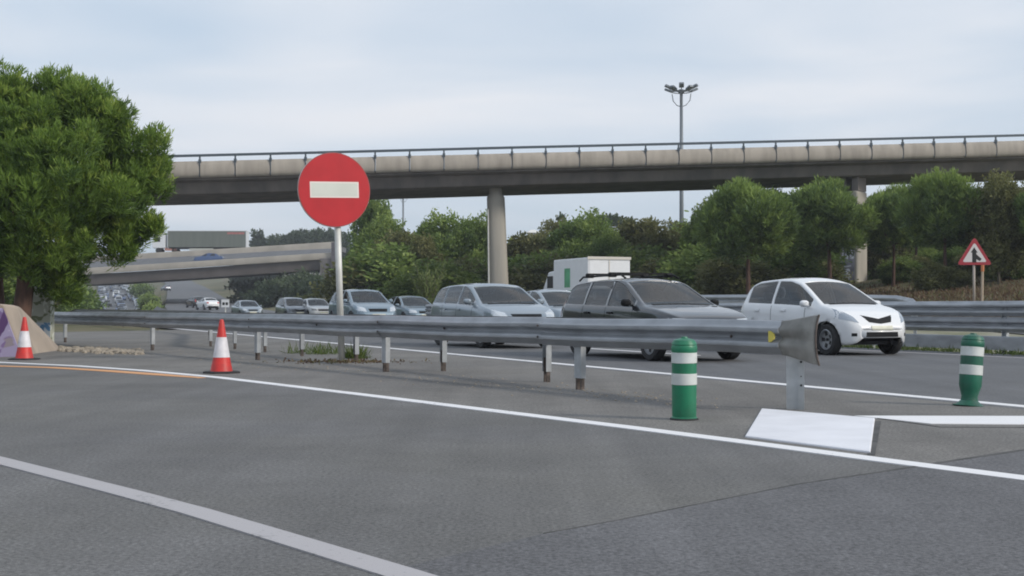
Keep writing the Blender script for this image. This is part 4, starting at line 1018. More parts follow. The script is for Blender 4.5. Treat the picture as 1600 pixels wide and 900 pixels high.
            ff = [(j*k+i, j*k+i+1, (j+1)*k+i+1, (j+1)*k+i) for j in range(nn[1]) for i in range(nn[0])]
            brd = list(range(nn[0]+1))+[j*k+nn[0] for j in range(1, nn[1]+1)]+[nn[1]*k+i for i in range(nn[0]-1, -1, -1)]+[j*k for j in range(nn[1]-1, 0, -1)]
            ff += [(brd[i], brd[(i+1) % len(brd)], NN+brd[(i+1) % len(brd)], NN+brd[i]) for i in range(len(brd))]
            b = MB(); b.add(A+Bk, ff); return b.build(name, m_, parent, auto=45)
        # interior tub, seats, dashboard
        hh = s.L/2; c0, c1 = s.rear[0]+.10, s.wind[1]-.10
        hw = s.W/2
        b = MB(); b.box(-hh+.35, hh-.35, -hw*.80, hw*.80, .20, .27); b.box(c0, c1, -hw*.86, hw*.86, .22, .30)
        for ax in s.axles:
            for sy in (-1, 1):
                b.box(ax-ra, ax+ra, sy*hw*.56-.02, sy*hw*.56+.02, .2, .2+ra*1.35); 
                k_ = 10; arc = [(ax-ra*1.02*math.cos(math.pi*i/k_), s.wr+ra*1.02*math.sin(math.pi*i/k_)) for i in range(k_+1)]
                y0, y1 = sy*hw*.56, sy*hw*.84
                b.add([(x, y0, z) for x, z in arc]+[(x, y1, z) for x, z in arc], [(i, i+1, k_+2+i, k_+1+i) for i in range(k_)])
        b.box(-hh+.6, hh-.62, -hw*.86, -hw*.80, .22, .5); b.box(-hh+.6, hh-.62, hw*.80, hw*.86, .22, .5)
        b.box(hh-.9, hh-.3, -hw*.6, hw*.6, .3, .55)
        b.build('underbody', M['interior'], root)
        bz = pin(s.wind[0], s.B)
        if detail:
            b = MB(); xd = s.wind[1]-.42
            b.add([(xd-.12, -hw*.80, bz-.22), (s.wind[1]-.06, -hw*.80, bz-.06), (xd, -hw*.80, bz+.03), (xd-.12, hw*.80, bz-.22), (s.wind[1]-.06, hw*.80, bz-.06), (xd, hw*.80, bz+.03)], [(0, 1, 2), (5, 4, 3), (0, 3, 4, 1), (1, 4, 5, 2), (2, 5, 3, 0)])
            b.build('dashboard', M['interior'], root)
            b = MB(); b.lathe([(.17, -.012), (.185, 0), (.17, .012), (.155, 0), (.17, -.012)], 20, cap=False, M=Matrix.Translation((xd-.18, hw*.40, bz+.02)) @ Matrix.Rotation(R(-65), 4, 'Y')); b.build('steering_wheel', M['interior'], root, smooth=True)
            xf = s.wind[0]-.30
            for (sx, sy) in ((xf-.05, .42), (xf-.05, -.42), (xf-.95, .42), (xf-.95, -.42)):
                if sx-.3 < c0: continue
                b = MB(); Mq = Matrix.Translation((sx, hw*sy, .42)) @ Matrix.Rotation(R(-14), 4, 'Y')
                b.box(-.10, .06, -.23, .23, .0, .62, M=Mq); b.box(-.02, .50, -.24, .24, -.12, .06, M=Matrix.Translation((sx, hw*sy, .42)))
                b.box(-.08, .02, -.13, .13, .66, .84, M=Mq)
                o = b.build('seat', M['seat'], root); bevel(o, .04)
        # wheels
        for ax in s.axles:
            for sy in (-1, 1):
                Mw = Matrix.Translation((ax, sy*(hw-.115), s.wr)) @ Matrix.Rotation(R(90)*-sy, 4, 'X') @ Matrix.Identity(4)
                r = s.wr
                we = bpy.data.objects.new('wheel', None); COL.objects.link(we); we.parent = root; we.empty_display_size = .1
                b = MB(); b.lathe([(r*.66, -.09), (r*.93, -.10), (r, -.075), (r, .075), (r*.93, .10), (r*.68, .095), (r*.64, .08)], 26, M=Mw, cap=False); b.build('tyre', M['rubber'], we, auto=40)
                b = MB(); b.lathe([(r*.66, -.08), (r*.66, .085), (r*.61, .09), (r*.58, .04), (.01, .03)], 26, M=Mw, cap=False)
                rm = b.build('rim', M['rim'], we, auto=40)
                b = MB()
                for k in range(5):
                    a = 2*math.pi*(k+.5)/5; b.box(r*.26, r*.54, -.035, .035, .041, .046, M=Mw @ Matrix.Rotation(a, 4, 'Z'))
                b.lathe([(r*.10, .04), (r*.10, .055)], 12, M=Mw)
                b.build('rim_opening', M['black'], rm)
        s.patch = patch; s.body = body; return body
def add_mirrors(s, root, x, z, m_, arm=.06):
    hw = s.W/2*s.glassw
    for sy in (-1, 1):
        b = MB(); Mq = Matrix.Translation((x, sy*(hw+.10), z)) @ Matrix.Rotation(sy*R(8), 4, 'Z')
        rings = []
        for t, k in ((-.045, .55), (-.03, .85), (0, 1), (.04, .9), (.075, .5)): rings += [Mq @ Vector((t, .095*k*math.copysign(abs(math.cos(a))**.7, math.cos(a)), .068*k*math.copysign(abs(math.sin(a))**.7, math.sin(a)))) for a in [2*math.pi*i/14 for i in range(14)]]
        b.add(rings, [(i*14+j, i*14+(j+1) % 14, (i+1)*14+(j+1) % 14, (i+1)*14+j) for i in range(4) for j in range(14)]+[tuple(range(14)), tuple(range(56, 70))])
        b.tube([(x+.02, sy*(hw-.03), z-.05), (x+.01, sy*(hw+.06), z-.03)], .02, 6)
        o = b.build('wing_mirror', m_, root, auto=50)
def cowl(s):
    x = s.wind[1]; hw = s.W/2*.66
    s.patch('windscreen_cowl', M['trim'], [(x-.015, -hw), (x+.05, -hw), (x+.05, hw), (x-.015, hw)], 't', nn=(2, 14), off=.004, thick=.006)
def front_set(s, P, head, grille, intake, plate=(.26, .40, .51), fog=None, lampm=None):
    patch = s.patch; cowl(s)
    for sy in (-1, 1): patch('headlight', lampm or M['lamp'], [(sy*a, b_) for a, b_ in head], 'f', nn=(8, 5))
    if grille:
        for q in grille: patch('grille', M['trim'], q, 'f', nn=(10, 3), off=.004)
    patch('lower_intake', M['trim'], intake, 'f', nn=(10, 3), off=.004)
    pw_, z0, z1 = plate; patch('number_plate', M['plate'], [(-pw_, z0), (pw_, z0), (pw_, z1), (-pw_, z1)], 'f', nn=(4, 2), off=.014)
    if fog:
        for sy in (-1, 1): patch('fog_light', M['trim'], [(sy*a, b_) for a, b_ in fog], 'f', nn=(4, 3), off=.004)
def side_seams(s, lines, handles, hz, cover=True, molding=None):
    for d_ in ('s', 'l'):
        for (x0, z0, x1, z1) in lines:
            dx, dz = x1-x0, z1-z0; l = math.hypot(dx, dz); nx_, nz_ = -dz/l*.006, dx/l*.006
            s.patch('door_seam', M['trim'], [(x0-nx_, z0-nz_), (x1-nx_, z1-nz_), (x1+nx_, z1+nz_), (x0+nx_, z0+nz_)], d_, nn=(10, 1), off=.002, thick=.004)
        for x in handles: s.patch('door_handle', M['trim'] if cover else s.body.data.materials[0], [(x-.09, hz-.018), (x+.09, hz-.018), (x+.09, hz+.018), (x-.09, hz+.018)], d_, nn=(4, 2), off=.03)
        if molding:
            x0, x1, z0, z1 = molding; s.patch('side_moulding', M['trim'], [(x0, z0), (x1, z0), (x1, z1), (x0, z1)], d_, nn=(30, 1), off=.010)

def hatchback(paintm, glass, L=3.78, W=1.70):
    root = empty('car')
    T = [(-1.89, .62), (-1.86, .80), (-1.80, .97), (-1.72, 1.10), (-1.58, 1.29), (-1.44, 1.43), (-1.2, 1.50), (-.6, 1.535), (-.1, 1.52), (.22, 1.44), (.5, 1.29), (.8, 1.11), (1.02, .985), (1.3, .93), (1.56, .85), (1.72, .76), (1.82, .66), (1.89, .52)]
    B = [(-1.89, .60), (-1.8, .90), (-1.6, 1.0), (-.2, .96), (.9, .91), (1.3, .86), (1.56, .79), (1.72, .70), (1.82, .60), (1.89, .49)]
    Z = [(-1.89, .42), (-1.8, .26), (-1.5, .19), (1.5, .19), (1.75, .21), (1.83, .25), (1.89, .34)]
    Wf = [(-1.89, .70), (-1.8, .85), (-1.55, .95), (-1, 1), (.9, 1), (1.25, .98), (1.5, .93), (1.68, .85), (1.80, .75), (1.89, .58)]
    s = Car(L, W, T, B, Z, Wf, [(-1.42, -.55), (-.47, .74)], (.20, 1.0), (-1.70, -1.44), (-1.18, 1.24), .30, roofw=.70)
    s.build(root, paintm, glass)
    front_set(s, None, [(.50, .62), (.79, .70), (.74, .90), (.56, .74)], [[(-.26, .635), (.0, .605), (.0, .70), (-.37, .77)], [(.0, .605), (.26, .635), (.37, .77), (.0, .70)]], [(-.38, .355), (.38, .355), (.37, .45), (-.37, .45)], (.25, .49, .57), [(.56, .37), (.64, .37), (.64, .43), (.56, .43)], lampm=mat('lamp_smoked', (.36, .40, .45), .15, metal=.4, coat=1))
    for sy in (-1, 1): s.patch('tail_light', M['lamp_red'], [(sy*.55, .85), (sy*.70, .85), (sy*.66, 1.05), (sy*.56, 1.05)], 'r')
    side_seams(s, [(-.50, .30, -.52, .95), (.62, .30, .60, .90)], (-1.0, -.1), .86, cover=False)
    # sill strip between front bumper and grille
    add_mirrors(s, root, .66, .99, paintm); return root
def estate(paintm, glass):
    root = empty('car')
    T = [(-2.30, .60), (-2.27, .78), (-2.20, .96), (-2.08, 1.12), (-1.90, 1.33), (-1.72, 1.42), (-1.2, 1.455), (-.5, 1.47), (.0, 1.45), (.24, 1.39), (.55, 1.23), (.95, 1.02), (1.10, .965), (1.5, .91), (1.9, .83), (2.12, .76), (2.23, .67), (2.30, .50)]
    B = [(-2.3, .58), (-2.2, .90), (-1.9, .97), (0, .93), (1.0, .89), (1.5, .85), (1.9, .78), (2.12, .70), (2.23, .60), (2.30, .47)]
    Z = [(-2.3, .40), (-2.2, .26), (-1.9, .20), (1.9, .20), (2.15, .21), (2.24, .24), (2.30, .32)]
    Wf = [(-2.3, .74), (-2.2, .88), (-1.9, .97), (-1.2, 1), (1.2, 1), (1.7, .97), (2.0, .90), (2.18, .78), (2.30, .62)]
    s = Car(4.60, 1.76, T, B, Z, Wf, [(-1.92, -1.10), (-1.02, -.20), (-.12, .80)], (.18, 1.06), (-2.06, -1.84), (-1.32, 1.42), .31, roofw=.72)
    s.build(root, paintm, glass)
    front_set(s, None, [(.42, .62), (.80, .60), (.78, .74), (.44, .72)], [[(-.36, .61), (.36, .61), (.36, .72), (-.36, .72)]], [(-.5, .30), (.5, .30), (.5, .40), (-.5, .40)], (.26, .44, .55))
    for sy in (-1, 1): s.patch('tail_light', M['lamp_red'], [(sy*.62, .75), (sy*.80, .75), (sy*.76, 1.05), (sy*.64, 1.05)], 'r')
    side_seams(s, [(-.16, .30, -.16, .92), (-1.06, .34, -1.06, .95), (.86, .30, .84, .88)], (-.85, .05), .82, cover=True, molding=(-.95, .95, .50, .56))
    add_mirrors(s, root, .72, 1.0, M['trim'])
    for sy in (-1, 1):      # roof rails and two cross bars
        b = MB(); b.tube([(-1.75, sy*.56, 1.43), (-1.6, sy*.56, 1.50), (-.1, sy*.56, 1.515), (.08, sy*.56, 1.45)], .018, 8); b.build('roof_rail', M['trim'], root, smooth=True)
    for x in (-1.25, -.35):
        b = MB(); b.box(x-.03, x+.03, -.66, .66, 1.53, 1.565); o = b.build('roof_bar', M['trim'], root)
        b = MB()
        for sy in (-1, 1): b.box(x-.06, x+.06, sy*.60-.07, sy*.60+.07, 1.475, 1.56)
        o2 = b.build('bar_clamp', M['trim'], o); bevel(o2, .02)
    return root
def people_carrier(paintm, glass, H=1.54):
    root = empty('car'); k = H/1.54
    T = [(-2.15, .62), (-2.12, .82), (-2.05, 1.02), (-1.93, 1.20), (-1.78, 1.38), (-1.58, 1.47), (-1.1, 1.52), (-.4, 1.54), (.1, 1.52), (.34, 1.45), (.65, 1.29), (1.0, 1.10), (1.18, 1.02), (1.5, .96), (1.82, .87), (2.0, .78), (2.09, .68), (2.15, .52)]
    B = [(-2.15, .60), (-2.05, .95), (-1.8, 1.02), (0, .98), (1.0, .93), (1.5, .88), (1.82, .80), (2.0, .71), (2.09, .61), (2.15, .48)]
    Z = [(-2.15, .42), (-2.05, .27), (-1.8, .20), (1.8, .20), (2.0, .21), (2.1, .25), (2.15, .34)]
    Wf = [(-2.15, .74), (-2.05, .88), (-1.8, .96), (-1.2, 1), (1.2, 1), (1.55, .97), (1.85, .89), (2.03, .78), (2.15, .62)]
    T = [(x, z*k) for x, z in T]
    s = Car(4.30, 1.78, T, B, Z, Wf, [(-1.78, -1.05), (-.98, -.12), (-.05, .84)], (.30, 1.14), (-1.93, -1.70), (-1.30, 1.36), .32, roofw=.73)
    s.build(root, paintm, glass)
    front_set(s, None, [(.46, .66), (.80, .70), (.74, .88), (.50, .80)], [[(-.34, .66), (.34, .66), (.38, .77), (-.38, .77)]], [(-.45, .30), (.45, .30), (.42, .42), (-.42, .42)], (.26, .47, .58), [(.58, .34), (.72, .36), (.70, .44), (.60, .43)])
    for sy in (-1, 1): s.patch('tail_light', M['lamp_red'], [(sy*.60, .80), (sy*.76, .80), (sy*.72, 1.10), (sy*.62, 1.10)], 'r')
    side_seams(s, [(-.08, .30, -.08, .96), (-1.0, .36, -1.0, .98), (.90, .30, .88, .92)], (-.80, .10), .87, cover=False)
    add_mirrors(s, root, .76, 1.05, paintm)
    return root
def saloon(paintm, glass):
    root = empty('car')
    T = [(-2.20, .62), (-2.16, .84), (-2.08, .98), (-1.7, 1.03), (-1.45, 1.10), (-1.1, 1.30), (-.85, 1.39), (-.4, 1.425), (.0, 1.41), (.24, 1.35), (.55, 1.20), (.92, 1.01), (1.08, .95), (1.5, .90), (1.85, .82), (2.05, .74), (2.14, .65), (2.20, .50)]
    B = [(-2.2, .60), (-2.08, .92), (-1.7, .97), (0, .92), (1.0, .885), (1.5, .84), (1.85, .77), (2.05, .68), (2.14, .59), (2.20, .47)]
    Z = [(-2.2, .42), (-2.1, .27), (-1.8, .20), (1.8, .20), (2.05, .21), (2.14, .25), (2.20, .33)]
    Wf = [(-2.2, .74), (-2.1, .87), (-1.8, .96), (-1.2, 1), (1.2, 1), (1.6, .97), (1.9, .89), (2.08, .78), (2.20, .62)]
    s = Car(4.40, 1.75, T, B, Z, Wf, [(-1.25, -.30), (-.22, .76)], (.18, 1.04), (-1.42, -.92), (-1.30, 1.38), .31, roofw=.71)
    s.build(root, paintm, glass)
    front_set(s, None, [(.44, .62), (.80, .62), (.76, .78), (.48, .74)], [[(-.34, .60), (.34, .60), (.36, .72), (-.36, .72)]], [(-.45, .30), (.45, .30), (.42, .40), (-.42, .40)], (.26, .44, .55))
    for sy in (-1, 1): s.patch('tail_light', M['lamp_red'], [(sy*.50, .74), (sy*.74, .74), (sy*.72, .90), (sy*.50, .90)], 'r')
    side_seams(s, [(-.26, .30, -.26, .92), (.84, .30, .82, .88)], (-1.0, -.02), .82, cover=False)
    add_mirrors(s, root, .70, .98, paintm)
    return root
gl = (M['glass'], M['glass']); gll = (M['glass_light'], M['glass'])
PW = paint('paint_white', (.78, .79, .81), 0, .35); PS = paint('paint_silver', (.27, .315, .36), .5, .34); PD = mat('paint_dark', (.012, .014, .020), .3, metal=.1, spec=.6, coat=1)
PB = paint('paint_bluegrey', (.20, .265, .32), .45, .34); PG = paint('paint_grey', (.20, .22, .25), .5, .3); PK = paint('paint_black', (.018, .019, .022), .2, .28)
HEAD = math.atan2(-ct, st)     # travelling towards the camera along the motorway
def place(o, px, D, Y=None, dx=0, head=HEAD, rev=False):
    """put a car so that its centre is at lateral offset D and at pixel column px"""
    if Y is None: Y = F*(D/ct)/(px-800+F*st/ct)
    x = (px-800)/F*Y if D is None else road_pt(D, Y)
    o.location = (x, Y, g(x, Y)); o.rotation_euler = (0, 0, head+(math.pi if rev else 0)); return o
c = hatchback(PW, (glassmat('glass_mid', (.55, .60, .62), .05), M['glass'])); place(c, 1281, 16.3); tag(c, 'white hatchback with black V-shaped grille at the front of the queue behind the barrier nose', 'car')
for d_, pts_ in (('s', [(-.30, .55), (.1, .60), (.28, .58)]),):
    pass
HB = c
c = estate(PD, gll); place(c, 1016, 11.9); tag(c, 'dark estate car with roof bars just left of the white hatchback', 'car'); ES = c
c = people_carrier(PS, gll, 1.50); place(c, 768, 11.9); tag(c, 'silver people carrier with large windscreen below the slim viaduct pier', 'car'); PC = c
c = saloon(PS, gl); place(c, 868, 15.6); tag(c, 'silver saloon half hidden between the people carrier and the dark estate', 'car'); SA = c
def recolour(src, m_, label, px=None, D=None, Y=None, rev=False, group=None, head=HEAD):
    c = copy_tree(src)
    def rec(o):
        if o.type == 'MESH' and o.data.materials and o.data.materials[0] is src_paint and o.material_slots:
            o.material_slots[0].link = 'OBJECT'; o.material_slots[0].material = m_
        for ch in o.children: rec(ch)
    src_paint = [ch for ch in src.children if ch.name.startswith('body')][0].data.materials[0]
    rec(c); place(c, px, D, Y, head=head, rev=rev); tag(c, label, 'car', group); return c
GQ = 'cars queueing on the motorway'
for c in (HB, ES, PC, SA): c['group'] = GQ
c = recolour(PC, PB, 'blue-grey van-like car with roof aerial right of the no entry sign pole', 566, None, 53, group=GQ); c.scale = (1.05, 1.05, 1.12)
b = MB(); b.tube([(-.2, 0, 1.50), (-.2, 0, 1.60)], .012, 6); b.box(-.30, -.10, -.12, .12, 1.585, 1.61); b.build('roof_aerial', M['trim'], c)
recolour(SA, PB, 'blue-grey saloon right of the van-like car, its bonnet shining over the rail', 642, None, 60, group=GQ)
recolour(SA, PW, 'white saloon left of the no entry sign pole', 492, None, 84, group=GQ)
recolour(HB, PG, 'grey-green hatchback with pale bonnet, second car left of the no entry sign pole', 458, None, 84, group=GQ)
recolour(SA, PS, 'silver saloon third left of the no entry sign pole, above the near cone', 386, None, 98, group=GQ)
recolour(PC, PK, 'black car seen from behind on the empty slip road below the far bridge', 306, None, 172, rev=True, group='cars on the empty slip road', head=HEAD+.12)
recolour(SA, PW, 'white car ahead of the black car just over the rail on the slip road', 324, None, 150, rev=True, group='cars on the empty slip road', head=HEAD+.12)
recolour(HB, PG, 'small grey car farther up the empty slip road under the bridge edge', 259, None, 330, rev=True, group='cars on the empty slip road', head=HEAD+.18)

# distant jam: light car (body, glass, lights) copied many times
def far_car(m_, hz=1.45, est=False):
    root = empty('car'); T = [(-2.1, .8), (-2.0, .98), (-1.6, 1.0), (-1.0, 1.38), (0, hz), (.3, 1.36), (1.0, .98), (1.9, .82), (2.1, .6)] if not est else [(-2.1, .8), (-2.0, 1.1), (-1.7, 1.45), (0, hz), (.3, 1.4), (1.0, 1.0), (1.9, .82), (2.1, .6)]
    b = MB(); xs_ = [-2.1, -2.0, -1.6, -1.0, 0, .3, 1.0, 1.9, 2.1]; vs = []
    for x in xs_:
        t = pin(x, T); w_ = .80 if abs(x) > 2 else .87; bl = min(t, .92)
        top = .62 if t > 1.05 else .78
        vs += [(x, -w_, .28), (x, -w_, bl), (x, -top, t), (x, top, t), (x, w_, bl), (x, w_, .28)]
    b.add(vs, [(i*6+j, i*6+j+1, (i+1)*6+j+1, (i+1)*6+j) for i in range(8) for j in range(5)]+[tuple(range(6)), tuple(range(48, 54))])
    bd = b.build('body', m_, root, auto=40)
    b = MB(); b.add([(.33, -.58, 1.375), (.33, .58, 1.375), (.98, .72, 1.02), (.98, -.72, 1.02)], [(0, 1, 2, 3)])
    for v in range(4): b.v[v] = (b.v[v][0]+.012, b.v[v][1], b.v[v][2]+.014)
    b.build('windscreen', M['black'], root)
    for sy in (-1, 1):
        b = MB(); b.add([(-1.0 if not est else -1.7, sy*.84, .97), (.85, sy*.84, .97), (.25, sy*.665, 1.32), (-.9 if not est else -1.6, sy*.665, 1.32)], [(0, 1, 2, 3)]); 
        b.build('side_window', M['black'], root)
        b = MB(); b.box(2.02, 2.115, sy*.62-.14, sy*.62+.14, .58, .72); b.build('headlight', M['lamp'], root)
    b = MB(); 
    for x in (-1.3, 1.3):
        for y in (-.76, .76): flat_wheel(b, x, y, .31, .2)
    b.build('wheels', M['rubber'], root); return root
protos = [far_car(PW), far_car(PS), far_car(PK, 1.45, True), far_car(PG), far_car(paint('paint_bright', (.86, .87, .88), 0, .3), 1.5, True), far_car(paint('paint_blue', (.05, .09, .2), .4, .3))]
names = ['white', 'silver', 'black', 'grey', 'white estate', 'dark blue']
rj = random.Random(5); used = set()
lanes = [10.4, 13.9, 17.4]; 
for li, D in enumerate(lanes):
    Y = 214 + li*3.5
    while Y < 596:
        k = rj.choice([0, 1, 2, 2, 3, 3, 4, 5, 2, 5]); o = protos[k]
        if k in used: o = copy_tree(o)
        used.add(k)
        x = road_pt(D, Y)+rj.uniform(-.7, .7); x2 = road_pt(D, Y+4); dzz = g(x2, Y+4)-g(x, Y)
        o.location = (x, Y, g(x, Y)); o.rotation_euler = (0, math.atan2(dzz, 4)*1.0, math.atan2(-4, x-x2))
        wh = 'right behind' if Y < 290 else ('well beyond' if Y < 410 else 'far beyond'); rw = ('left', 'middle', 'right')[li]
        tag(o, 'tiny %s car, %s row of the jam, %s the far bridge' % (names[k], rw, wh), 'car', 'jammed %s cars, %s row, %s the far bridge' % (names[k], rw, wh))
        Y += rj.choice([7, 8, 9, 11, 16, 9])+rj.uniform(-.5, 1)
for i, (k) in enumerate(range(6)):
    if k not in used: bpy.data.objects.remove(protos[k])
# blue van-like car on the bridge
o = copy_tree(protos[5]); q = PZ(327, 409, 207); o.location = (q.x, 207, PZ(327, 411, 207).z); o.rotation_euler = (0, 0, R(181)); o.scale = (1.1, 1, 1.1)
tag(o, 'dark blue car on the far bridge below the lorry trailer', 'car')
# white box truck on the slip road
bt = empty('box_truck'); tag(bt, 'small white box truck with green mark driving off behind the dark estate car', 'box truck')
BW = mat('box_white', (.74, .75, .77), .45, var=.03); 
b = MB(); b.box(-2.1, 1.5, -1.03, 1.03, .62, 2.52); bx_ = b.build('box', BW, bt); bevel(bx_, .04)
b = MB(); b.box(-2.115, -2.10, -.95, -.02, .72, 2.40); b.build('rear_door', BW, bx_); b = MB(); b.box(-2.115, -2.10, .02, .95, .72, 2.40); b.build('rear_door', BW, bx_)
b = MB(); b.box(-2.15, -2.105, -1.05, 1.05, 2.44, 2.56); b.box(-2.14, -2.11, -.018, .018, .7, 2.42); b.build('box_frame', mat('box_frame', (.62, .58, .52), .5), bx_)
b = MB(); b.box(-.30, .30, 1.032, 1.036, 1.25, 2.1); b.box(-.9, .9, 1.032, 1.036, 1.02, 1.12); b.build('green_mark', mat('green_mark', (.09, .33, .17), .5, var=.3, vscale=2), bx_)
b = MB(); vs = [(1.55, .45), (3.35, .45), (3.4, .95), (2.95, 1.25), (2.35, 2.0), (1.55, 2.05)]
b.add([(x, -.92, z) for x, z in vs]+[(x, .92, z) for x, z in vs], [tuple(range(6)), tuple(range(6, 12))[::-1]]+[(i, (i+1) % 6, 6+(i+1) % 6, 6+i) for i in range(6)])
cb = b.build('cab', BW, bt); bevel(cb, .07)
b = MB(); b.box(1.8, 2.45, -.928, .928, 1.25, 1.8); b.build('side_window', M['black'], cb)
b = MB(); b.box(-2.1, 3.0, -.45, .45, .38, .60); b.build('chassis', M['black'], bt)
for x in (-1.1, 2.55):
    for y in (-.86, .86):
        b = MB(); flat_wheel(b, x, y, .33, .2); b.build('wheel', M['rubber'], bt)
for sy in (-1, 1):
    b = MB(); b.box(-2.14, -2.08, sy*.85-.12, sy*.85+.12, .48, .58); b.build('tail_light', M['lamp_red'], bt)
x = (920-800)/F*57; bt.location = (x, 57.5, g(x, 57.5)); bt.rotation_euler = (0, 0, HEAD+math.pi-.03)

# ------------------------------------------------------------------ warning sign
Yw = 46.5; pw_ = PZ(1522, 466, Yw)
root = empty('warning_sign', (pw_.x, Yw, g(pw_.x, Yw)-.02)); tag(root, 'red-bordered triangular merge warning sign on a thin post at the right', 'road sign')
zb = root.location.z; zt_ = PZ(1522, 370, Yw).z-zb; z0_ = PZ(1522, 414, Yw).z-zb
MB().tube([(0, 0, -.2), (0, 0, z0_+.3)], .045, 10).build('post', mat('post_pale', (.36, .31, .27), .6), root, smooth=True)
def tri(r0, z_c, t0, t1, mt, nm, par):
    hgt_ = zt_-z0_; pts = []
    cz = z0_+hgt_/3; k = r0
    P3 = [(-hgt_/math.sqrt(3)*k*1.08, cz-hgt_/3*k), (hgt_/math.sqrt(3)*k*1.08, cz-hgt_/3*k), (0, cz+hgt_*2/3*k)]
    out = []
    rr = .07*k
    for i in range(3):
        a = Vector((P3[i][0], P3[i][1])); p_, n_2 = Vector(P3[i-1]), Vector(P3[(i+1) % 3]); u = (p_-a).normalized()*rr*1.7; w_ = (n_2-a).normalized()*rr*1.7
        for t in (0, .5, 1): out.append((a+u)*(1-t)**2+a*2*t*(1-t)+(a+w_)*t*t)
    b = MB(); n = len(out); b.add([(p.x, -t1, p.y) for p in out]+[(p.x, -t0, p.y) for p in out], [tuple(range(n)), tuple(range(n, 2*n))[::-1]]+[(i, (i+1) % n, n+(i+1) % n, n+i) for i in range(n)])
    return b.build(nm, mt, par)
pl = tri(1.0, 0, .05, .075, mat('border_red', (.36, .03, .045), .5), 'panel', root)
tri(.70, 0, .0755, .080, mat('panel_white', (.66, .62, .62), .5), 'white_field', pl)
b = MB(); zc_ = z0_+(zt_-z0_)*.30
def ply(pts_, y=-.083):
    n = len(pts_); b.add([(x, y, zc_+z) for x, z in pts_]+[(x, y+.003, zc_+z) for x, z in pts_], [tuple(range(n)), tuple(range(n, 2*n))[::-1]]+[(i, (i+1) % n, n+(i+1) % n, n+i) for i in range(n)])
ply([(-.09, -.22), (.06, -.22), (.06, .14), (.11, .14), (-.015, .33), (-.14, .14), (-.09, .14)])
ply([(.06, -.10), (.06, .08), (.25, -.09), (.19, -.17)])
b.build('arrow_symbol', M['black'], pl)
# orange topped marker post behind it
q = PZ(1534, 440, 49); r_ = empty('marker_post', (q.x, 49, g(q.x, 49)-.1)); tag(r_, 'short pale marker post with orange top beside the warning sign', 'marker post')
zt2 = PZ(1534, 414, 49).z-r_.location.z
MB().tube([(0, 0, -.2), (.03, 0, zt2-.25)], .05, 8).build('post', mat('post_cream', (.5, .40, .30), .6), r_); MB().tube([(.03, 0, zt2-.25), (.035, 0, zt2)], .065, 8).build('orange_top', mat('orange', (.6, .2, .08), .5), r_)
# small white direction panel over the rail, far left
q = PZ(352, 474, 60); r_ = empty('delineator', (q.x, 60, 0)); tag(r_, 'tiny white twin marker panel on a post over the rail left of the silver saloon', 'marker')
zq = q.z
MB().box(-.18, .18, -.02, .02, zq-.18, zq+.18).build('panel', mat('panel_w', (.7, .71, .73), .5), r_)
b = MB(); b.box(-.13, -.02, -.024, -.021, zq-.08, zq+.05); b.box(.02, .13, -.024, -.021, zq-.08, zq+.05); b.build('dark_marks', M['black'], r_)
MB().tube([(0, .03, -.1), (0, .03, zq)], .03, 8).build('post', M['pole'], r_)

# ------------------------------------------------------------------ left edge: concrete block, painted wall
def graffiti_mat(name, basec, cols, sc, th=.5):
    m = bpy.data.materials.new(name); m.use_nodes = True; nt = m.node_tree; bs = nt.nodes['Principled BSDF']; bs.inputs['Roughness'].default_value = .75; L = nt.links.new
    tc = N(nt, 'ShaderNodeTexCoord'); prev = None; b0 = N(nt, 'ShaderNodeRGB'); b0.outputs[0].default_value = (*basec, 1); prev = b0.outputs[0]
    for i, (c_, t) in enumerate(cols):
        mp = N(nt, 'ShaderNodeMapping'); mp.inputs['Location'].default_value = (i*3.7, i*1.9, i*.7); L(tc.outputs['Object'], mp.inputs[0])
        n = N(nt, 'ShaderNodeTexNoise'); n.inputs['Scale'].default_value = sc; n.inputs['Detail'].default_value = 1.5; n.inputs['Distortion'].default_value = 1.2; L(mp.outputs[0], n.inputs[0])
        r_ = N(nt, 'ShaderNodeMapRange'); r_.inputs[1].default_value = t; r_.inputs[2].default_value = t+.03; L(n.outputs[0], r_.inputs[0])
        mx = N(nt, 'ShaderNodeMix', data_type='RGBA'); mx.inputs[7].default_value = (*c_, 1); L(r_.outputs[0], mx.inputs[0]); L(prev, mx.inputs[6]); prev = mx.outputs[2]
    L(prev, bs.inputs['Base Color']); return m
A = at(-60, 560); Bp = at(33, 556.5); Cc = at(86, 548)
hgt_ = .96
blk = empty('concrete_block', Bp); tag(blk, 'sloping concrete barrier end with purple graffiti behind the left cone', 'concrete block')
def W(px, py, dy=0, z=None):
    q = at(px, py); q.y += dy
    if z is not None: q.z = z
    return q-blk.location
f0 = [W(-140, 561), W(33, 556.5)]
tp = lambda px, Y, z: Vector(((px-800)/F*Y, Y, z))-blk.location
v = [W(-140, 561), W(36, 557), W(56, 552.5), W(88, 548),                        # front foot
     tp(-140, 23.0, .98), tp(5, 23.3, .98), tp(24, 24.2, .96), tp(30, 25.5, .94),   # top edge
     tp(-140, 27.5, .98), tp(24, 27.5, .96), tp(95, 28.5, .0), tp(-140, 28.5, 0)]
b = MB(); b.add(v, [(0, 1, 5, 4), (1, 2, 6, 5), (2, 3, 10, 7), (2, 7, 6), (4, 5, 6, 7, 9, 8), (7, 10, 9), (8, 9, 10, 11), (0, 4, 8, 11)])
o = b.build('block', mat('block_concrete', (.40, .33, .27), .85, col2=(.31, .26, .215), vscale=1.5, detail=7, bump=.3, bscale=9), blk); bevel(o, .05, 3)
d3 = Vector((.0, -.004, .0))
